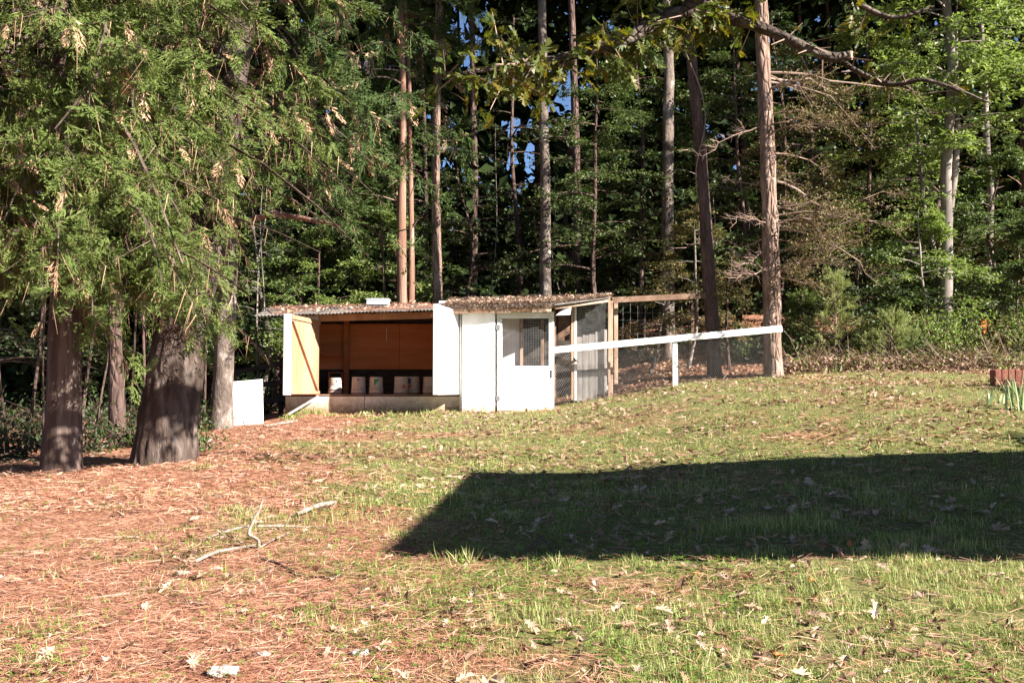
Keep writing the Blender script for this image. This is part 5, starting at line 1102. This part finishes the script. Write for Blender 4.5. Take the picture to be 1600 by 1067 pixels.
# strap-leaved plants
def iris(base, H, n, seed, label, wd=.03):
    r = np.random.default_rng(seed); t = thing('iris_plant', base, label, 'plant', 'strap leaved plants'); 
    tv = np.array([[-.5, 0, 0], [.5, 0, 0], [-.55, .4, .1], [.55, .4, .1], [-.4, .75, .22], [.4, .75, .22], [0, 1, .3]]); tf = np.array([[0, 1, 3], [0, 3, 2], [2, 3, 5], [2, 5, 4], [4, 5, 6]])
    for k in range(n):
        b = np.asarray(base) + [r.normal(0, .09), r.normal(0, .07), -.03]; d = norm(np.array([[r.normal(0, .22), r.normal(0, .22), 1]])); x, y, z = frames(d, r.normal(0, 1, (1, 3))); s = H * r.uniform(.5, 1)
        v, f_ = inst(tv, tf, b[None], x * wd / s, y, z, s); v = b + (tv[:, :1] * wd) * x[0] + tv[:, 1:2] * s * y[0] + tv[:, 2:] * s * .8 * z[0]; Geo().add(v, tf).build('leaf', M['iris'], t)
iris(at(1592, 641), .62, 20, 1, 'largest clump of pale strap leaves in front of the brick planter', .03)
iris(at(1540, 633), .36, 5, 2, 'few pale strap leaves left of the largest clump', .028)
iris(at(1563, 632), .26, 4, 3, 'small strap leaved sprout between the two larger clumps', .035)
iris(at(1300, 583), .3, 6, 4, 'small strap leaved clump on the lawn edge right of the sunlit pine', .028)
iris(at(935, 600), .32, 6, 5, 'bright strap leaved sprout behind the concrete block', .035)
# shrubs added past the view to throw the small shadows on planter and lawn
shrub(350, np.array([9.9, 15.0, float(zg(9.9, 15.0))]), 1.7, .9, 'leaf_dark', 'dense evergreen shrub added past the right edge to shade the brick planter', 120, .13, 30, group=None, name='shadow_shrub')
shrub(351, np.array([7.6, 10.55, float(zg(7.6, 10.55))]), 1.5, .8, 'leaf_dark', 'dense evergreen shrub added past the right edge to shade the lawn', 120, .13, 30, group=None, name='shadow_shrub')

for k, (x_, y_, H) in enumerate(((-16, -4, 13), (-13, -11, 15), (-7, -15, 14), (-20, 3, 14), (-1, -19, 15), (-15, 9, 12))):  # unseen trees added to keep skylight off the shadowed lawn
    b = np.array([x_, y_, float(zg(x_, y_))]); t = thing('sky_blocker_tree', b, ['sky blocking leafy tree added behind the camera at far left', 'sky blocking leafy tree added behind the camera, second in from the left', 'sky blocking leafy tree added behind the camera near the middle', 'sky blocking leafy tree added left of the camera beside the yard', 'sky blocking leafy tree added straight behind the camera', 'sky blocking leafy tree added left of the near cedar, outside the view'][k], 'tree', 'leafy trees added out of view to block skylight')
    Geo().tube(trunk_pts(b - [0, 0, .2], b + [0, 0, H * .8], 10, .5, k), np.linspace(.3, .08, 10), 12, .1, seed=k).build('trunk', M['oak_bark'], t, smooth=True)
    oak_high(60 + k, None, b + [0, 0, H * .62], (4.2, 4.2, H * .36), 3000, .5, None).build('crown', M['leaf'], t)
# ------------------------------------------------------------------ house past the right edge; unseen roof added, outlined to throw the long shadow
HZ = 4.9
def up_sun(px, py):
    p = at(px, py); return p + SUNV * ((HZ - p[2]) / SUNV[2])
n0, n1, n2 = up_sun(640, 872), up_sun(764, 741), up_sun(1600, 708)
n3 = up_sun(1600, 876)
e1 = norm((n2 - n1)[None])[0]; e0 = norm((n3 - n0)[None])[0]
hx = 12.5
c1 = n1 + e1 * ((hx - n1[0]) / e1[0]); c0 = n0 + e0 * ((hx - n0[0]) / e0[0])
hs = thing('house', (hx + 3, (c0[1] + c1[1]) / 2, float(zg(hx, 6))), 'pale sided house past the right edge, its flat roof on posts added to cast the long shadow', 'house')
bevel(Geo().prism(n0, c0, c1, n1, (0, 0, .18)).build('shadow_roof', M['shingle'], hs), .01)
zf = float(zg(hx, 6)) - .3
bevel(Geo().box((hx + 3.05, (c0[1] + c1[1]) / 2, (zf + HZ) / 2 + .2), (6, abs(c1[1] - c0[1]), HZ - zf + .3)).build('wall', M['siding'], hs), .01)
for k, yy in enumerate((n1[1] - .25, n1[1] - 1.6)):
    xx = n1[0] + (n0[0] - n1[0]) * (n1[1] - yy) / (n1[1] - n0[1]) + .2; z0 = float(zg(xx, yy)) - .1
    bevel(Geo().box((xx, yy, (z0 + HZ) / 2), (.14, .14, HZ - z0 - .004)).build('post', M['paint'], hs))
y0, y1 = min(c0[1], c1[1]), max(c0[1], c1[1])
for yy in (y0 + 1.2, (y0 + y1) / 2, y1 - 1.2):
    w_ = bevel(Geo().box((hx + .03, yy, 2.3), (.06, 1.0, 1.3)).build('window', M['paint'], hs)); Geo().box((hx - .004, yy, 2.3), (.02, .84, 1.14)).build('pane', M['wire_dark'], hs, base=np.array(hs.location)).parent = w_
    bpy.data.objects[w_.name]

# ------------------------------------------------------------------ ground cover
r = np.random.default_rng(123)
def ground_pts(n, ymin, ymax, power, margin=1.0):
    Y = ymin + (ymax - ymin) * r.uniform(0, 1, n) ** power; Xh = .53 * Y + margin; X = r.uniform(-1, 1, n) * Xh; return X, Y
# grass blades
X, Y = ground_pts(420000, 3.6, 23.4, 1.5)
gm = gmask(X, Y); clump = fbm(X * 3.2, Y * 3.2, 61, 2)
keep = r.uniform(0, 1, len(X)) < np.clip(gm * 1.15 * sm(clump, .30, .62) - .03, 0, 1) * np.clip(7.5 / Y, .55, 1) * (1 - .2 * sm(Y, 10.5, 13))
X, Y, gm = X[keep], Y[keep], gm[keep]; n = len(X); Z = zg(X, Y)
tall = 1 + .9 * sm(vnoise(X * 1.4, Y * 1.4, 66), .55, .9)
H = r.uniform(.022, .066, n) * (.65 + .9 * sm(vnoise(X * 3.7, Y * 3.7, 68), .3, .8)) * tall * (1 - .012 * Y); az = r.uniform(0, 2 * np.pi, n); ln_ = r.uniform(.25, 2.1, n); d = norm(np.stack([np.cos(az) * ln_, np.sin(az) * ln_, np.ones(n)], 1)); x, y, z = frames(d, np.stack([-np.cos(az), -np.sin(az), np.zeros(n)], 1) + .01)
tv = np.array([[-.5, 0, 0], [.5, 0, 0], [.35, .6, .18], [-.35, .6, .18], [0, 1, .5]]); tf = np.array([[0, 1, 2], [0, 2, 3], [3, 2, 4]])
wd = .0014 + .00062 * Y
v = np.stack([X, Y, Z - .004], 1)[:, None] + (wd[:, None] * tv[:, 0])[..., None] * x[:, None] + (H[:, None] * tv[:, 1])[..., None] * y[:, None] + (H[:, None] * tv[:, 2] * .6)[..., None] * z[:, None]
far = Y > 11; gg = Geo()
m_ = ~far; k_ = int(m_.sum()); gg.add(v[m_].reshape(-1, 3), (tf[None] + (np.arange(k_) * 5)[:, None, None]).reshape(-1, 3))
m_ = far; k_ = int(m_.sum()); gg.add(v[m_][:, [0, 1, 4]].reshape(-1, 3), np.arange(k_ * 3).reshape(-1, 3))
tag(gg.build('grass', M['grass'], base=(0, 10, .5)), kind='stuff'); NG = n
# clover and small weeds
X, Y = ground_pts(85000, 3.6, 16, 1.7); cl = fbm(X * 1.3 + 9, Y * 1.3, 81, 3); gm = gmask(X, Y)
keep = (r.uniform(0, 1, len(X)) < sm(cl, .36, .56) * np.clip(.13 + 2.3 * gm * (1.25 - gm), 0, 1) * (.3 + .7 * np.clip(7 / Y, 0, 1))); X, Y = X[keep], Y[keep]; n = len(X)
def trif():
    V = []; Fc = []
    for k in range(3):
        a = k * 2.094; dv = np.array([math.cos(a), math.sin(a)]); sv = np.array([-dv[1], dv[0]]); b = len(V)
        for (u, s_, h) in ((.05, 0, 0), (.62, .36, .1), (.95, 0, .02), (.62, -.36, .1)): q = dv * u + sv * s_; V.append([q[0], q[1], h])
        Fc += [[b, b + 1, b + 2], [b, b + 2, b + 3]]
    return np.array(V, float), np.array(Fc)
nn = norm(r.normal(0, .35, (n, 3)) + [0, 0, 1]); x, y, z = frames(norm(r.normal(0, 1, (n, 3)) * [1, 1, .01]), nn)
p = np.stack([X, Y, zg(X, Y) + r.uniform(.01, .05, n)], 1); cg = Geo(); cg.add(*inst(*trif(), p, x, y, z, r.uniform(.010, .022, n) * (1 + .02 * Y)))
tag(cg.build('clover', M['clover'], base=(0, 8, .4)), kind='stuff')
# pine straw
X, Y = ground_pts(200000, 3.5, 24, 1.6); gm = gmask(X, Y); keep = r.uniform(0, 1, len(X)) < np.clip(1.08 - gm * 1.1, .17, 1) * (.2 + .8 * np.clip(7 / Y, 0, 1)); X, Y, gm = X[keep], Y[keep], gm[keep]
p = np.stack([X, Y, zg(X, Y) + r.uniform(.002, .03, len(X)) + .025 * (r.uniform(0, 1, len(X)) < gm)], 1); sg = Geo(); m_ = Y < 9
for mm, wd_ in ((m_, .0026), (~m_, .0065)):
    sg.add(*scatter_quads(p[mm], r, .09, .2, wd_, .13, 55))
tag(sg.build('pine_straw', M['straw'], base=(-3, 8, .4)), kind='stuff')
# fallen leaves: mass, and on the hill behind the fence
X, Y = ground_pts(34000, 4, 23.5, 1.0, 2); keep = r.uniform(0, 1, len(X)) < (.2 + .8 * sm(fbm(X * .7, Y * .7, 14, 3), .40, .64)) * (.26 + .74 * sm(Y, 7, 13)) * (.3 + .7 * sm(gmask(X, Y), .05, .3)); X, Y = X[keep], Y[keep]
X2 = r.uniform(-3, 16, 13000); Y2 = r.uniform(22.6, 35, 13000); X3 = r.uniform(1.5, 8, 9000); Y3 = r.uniform(22.4, 30, 9000); X = np.concatenate([X, X2, X3]); Y = np.concatenate([Y, Y2, Y3]); n = len(X)
p = np.stack([X, Y, zg(X, Y) + r.uniform(.005, .04, n)], 1); x, y, z = frames(norm(r.normal(0, 1, (n, 3)) * [1, 1, .3]), norm(r.normal(0, .5, (n, 3)) + [0, 0, 1])); sg = Geo(); sc_ = r.uniform(.04, .115, n); nr_ = Y < 9.3
md_ = ~nr_ & (Y < 14); fa_ = Y >= 14; sg.add(*inst(*T_DRY, p[md_], x[md_], y[md_], z[md_], sc_[md_])); sg.add(*inst(*T_LEAF, p[fa_], x[fa_], y[fa_], z[fa_], sc_[fa_] * 1.1))
for k in range(4):
    m_ = nr_ & (np.arange(n) % 4 == k); sg.add(*inst(*curl_template(20 + k), p[m_], x[m_], y[m_], z[m_], sc_[m_] * 1.1)); tag(sg.build('leaf_litter', M['dry_leaf'], base=(0, 12, .6)), kind='stuff')
nW = 6500; px_ = r.uniform(-260, 440, nW); Y = 14.2 + r.uniform(0, 1, nW) ** .8 * 18; X = (px_ - 800) / FPX * Y; kp = fbm(X * .8, Y * .8, 33, 2) > .42; X, Y = X[kp], Y[kp]; kp = ~((X > -5.6) & (Y < 25)); X, Y = X[kp], Y[kp]; n = len(X)
p = np.stack([X, Y, zg(X, Y) + r.uniform(.02, .38, n)], 1); x, y, z = frames(norm(r.normal(0, 1, (n, 3)) * [1, 1, .4]), norm(r.normal(0, .5, (n, 3)) + [0, 0, 1]))
tag(Geo().add(*inst(*T_LEAF, p, x, y, z, r.uniform(.05, .12, n))).build('undergrowth', M['leaf_dark'], base=(-8, 18, .8)), kind='stuff')
X, Y = ground_pts(900, 4.2, 22, 1.2); d = norm(np.stack([r.normal(0, 1, 900), r.normal(0, 1, 900), r.normal(0, .12, 900)], 1)); L = r.uniform(.05, .3, 900); p = np.stack([X, Y, zg(X, Y) + .012], 1)
tag(Geo().sticks(p, p + d * L[:, None], .0035 + .0003 * Y, .0015).build('ground_twigs', M['twig'], base=(0, 10, .5)), kind='stuff')
# the largest single leaves of the foreground
TC = []
for k in range(6):
    v, f_ = curl_template(k + 1); TC.append((v, f_))
meshes = {}
def single_leaf(px, py, s, mat, label, group, k):
    key = (k % 6, mat)
    if key not in meshes:
        v, f_ = TC[k % 6]; o = Geo().add(v, f_).build('fallen_leaf', M[mat]); meshes[key] = o.data
    else: o = bpy.data.objects.new('fallen_leaf', meshes[key]); COL.objects.link(o)
    p = at(px, py); o.location = p + [0, 0, .012]; o.scale = (s, s, s); o.rotation_euler = (r.normal(0, .45), r.normal(0, .45), r.uniform(0, 6.28)); tag(o, label, 'leaf', group)
for k in range(70):
    px, py = r.uniform(20, 1590), r.uniform(895, 1060); gmk = gmask(*at(px, py)[:2])
    single_leaf(px, py, r.uniform(.07, .13), 'dry_leaf_pale', 'curled tan oak leaf lying in the sunlit grass near the camera' if px > 620 else 'curled tan oak leaf lying on the pine straw near the camera', 'tan leaves in the sunlit grass' if px > 620 else 'tan leaves on the pine straw', k)
for k in range(110):
    px, py = r.uniform(720, 1595), r.uniform(735, 868)
    single_leaf(px, py, r.uniform(.10, .18), 'dry_leaf_pale', 'pale dry oak leaf lying on the lawn inside the long shadow', 'pale leaves in the long shadow', k)
for k, (px, py) in enumerate(((1232, 947), (1275, 937), (1270, 915), (1090, 905), (1392, 985), (1215, 1030), (1000, 960), (110, 920), (1326, 853))):
    single_leaf(px, py, r.uniform(.10, .15), 'dry_leaf_orange', 'orange brown leaf lying in the grass, brighter than the tan ones' if px != 1326 else 'upturned russet leaf near the lower edge of the long shadow', 'orange leaves on the lawn' if px != 1326 else None, k)
# weedy tufts
def tuft(px, py, H, n, label, seed):
    rr = np.random.default_rng(seed); b = at(px, py); pos = b + np.stack([rr.normal(0, .10, n), rr.normal(0, .06, n), np.full(n, -.01)], 1); d = norm(np.stack([rr.normal(0, .5, n), rr.normal(0, .5, n), np.ones(n)], 1)); x, y, z = frames(d, rr.normal(0, 1, (n, 3))); hh = H * rr.uniform(.4, 1, n)
    v = pos[:, None] + ((.0025 + .0008 * b[1]) * tv[:, 0])[None, :, None] * x[:, None] + (hh[:, None] * tv[:, 1])[..., None] * y[:, None] + (hh[:, None] * tv[:, 2] * .5)[..., None] * z[:, None]
    tag(Geo().add(v.reshape(-1, 3), (tf[None] + (np.arange(n) * 5)[:, None, None]).reshape(-1, 3)).build('grass_tuft', M['grass'], base=b), label, 'grass tuft')
tuft(722, 880, .17, 50, 'tall weedy grass tuft at the near left corner of the long shadow', 1)
tuft(880, 888, .15, 40, 'sparse grass tuft beside the curled bark piece', 2)
tuft(358, 800, .12, 60, 'green grass tuft behind the forked stick in the straw', 3)
tuft(455, 655, .18, 50, 'grass tuft under the open plywood door', 4)
tuft(590, 655, .12, 60, 'grass tuft below the coop skirt', 5)
for k, (px, py, H) in enumerate(((462, 650, .16), (478, 648, .22), (495, 647, .18), (520, 650, .12), (548, 652, .12), (575, 650, .16), (612, 651, .18), (640, 650, .15), (668, 648, .17), (700, 645, .12), (905, 622, .15), (925, 618, .14))):
    tuft(px, py, H, 46, ['grass tuft under the left end of the skirt', 'tall grass tuft beside the slanting timber', 'grass tuft right of the slanting timber foot', 'short grass tuft below the first skirt joint', 'short grass tuft left of the middle skirt joint', 'grass tuft below the middle skirt joint', 'tall grass tuft at the skirt under the paired buckets', 'grass tuft at the skirt left of the open white door', 'grass tuft under the free edge of the open white door', 'short grass tuft at the right end of the skirt', 'grass tuft at the foot of the wire panel post', 'grass tuft left of the concrete block'][k], 40 + k)
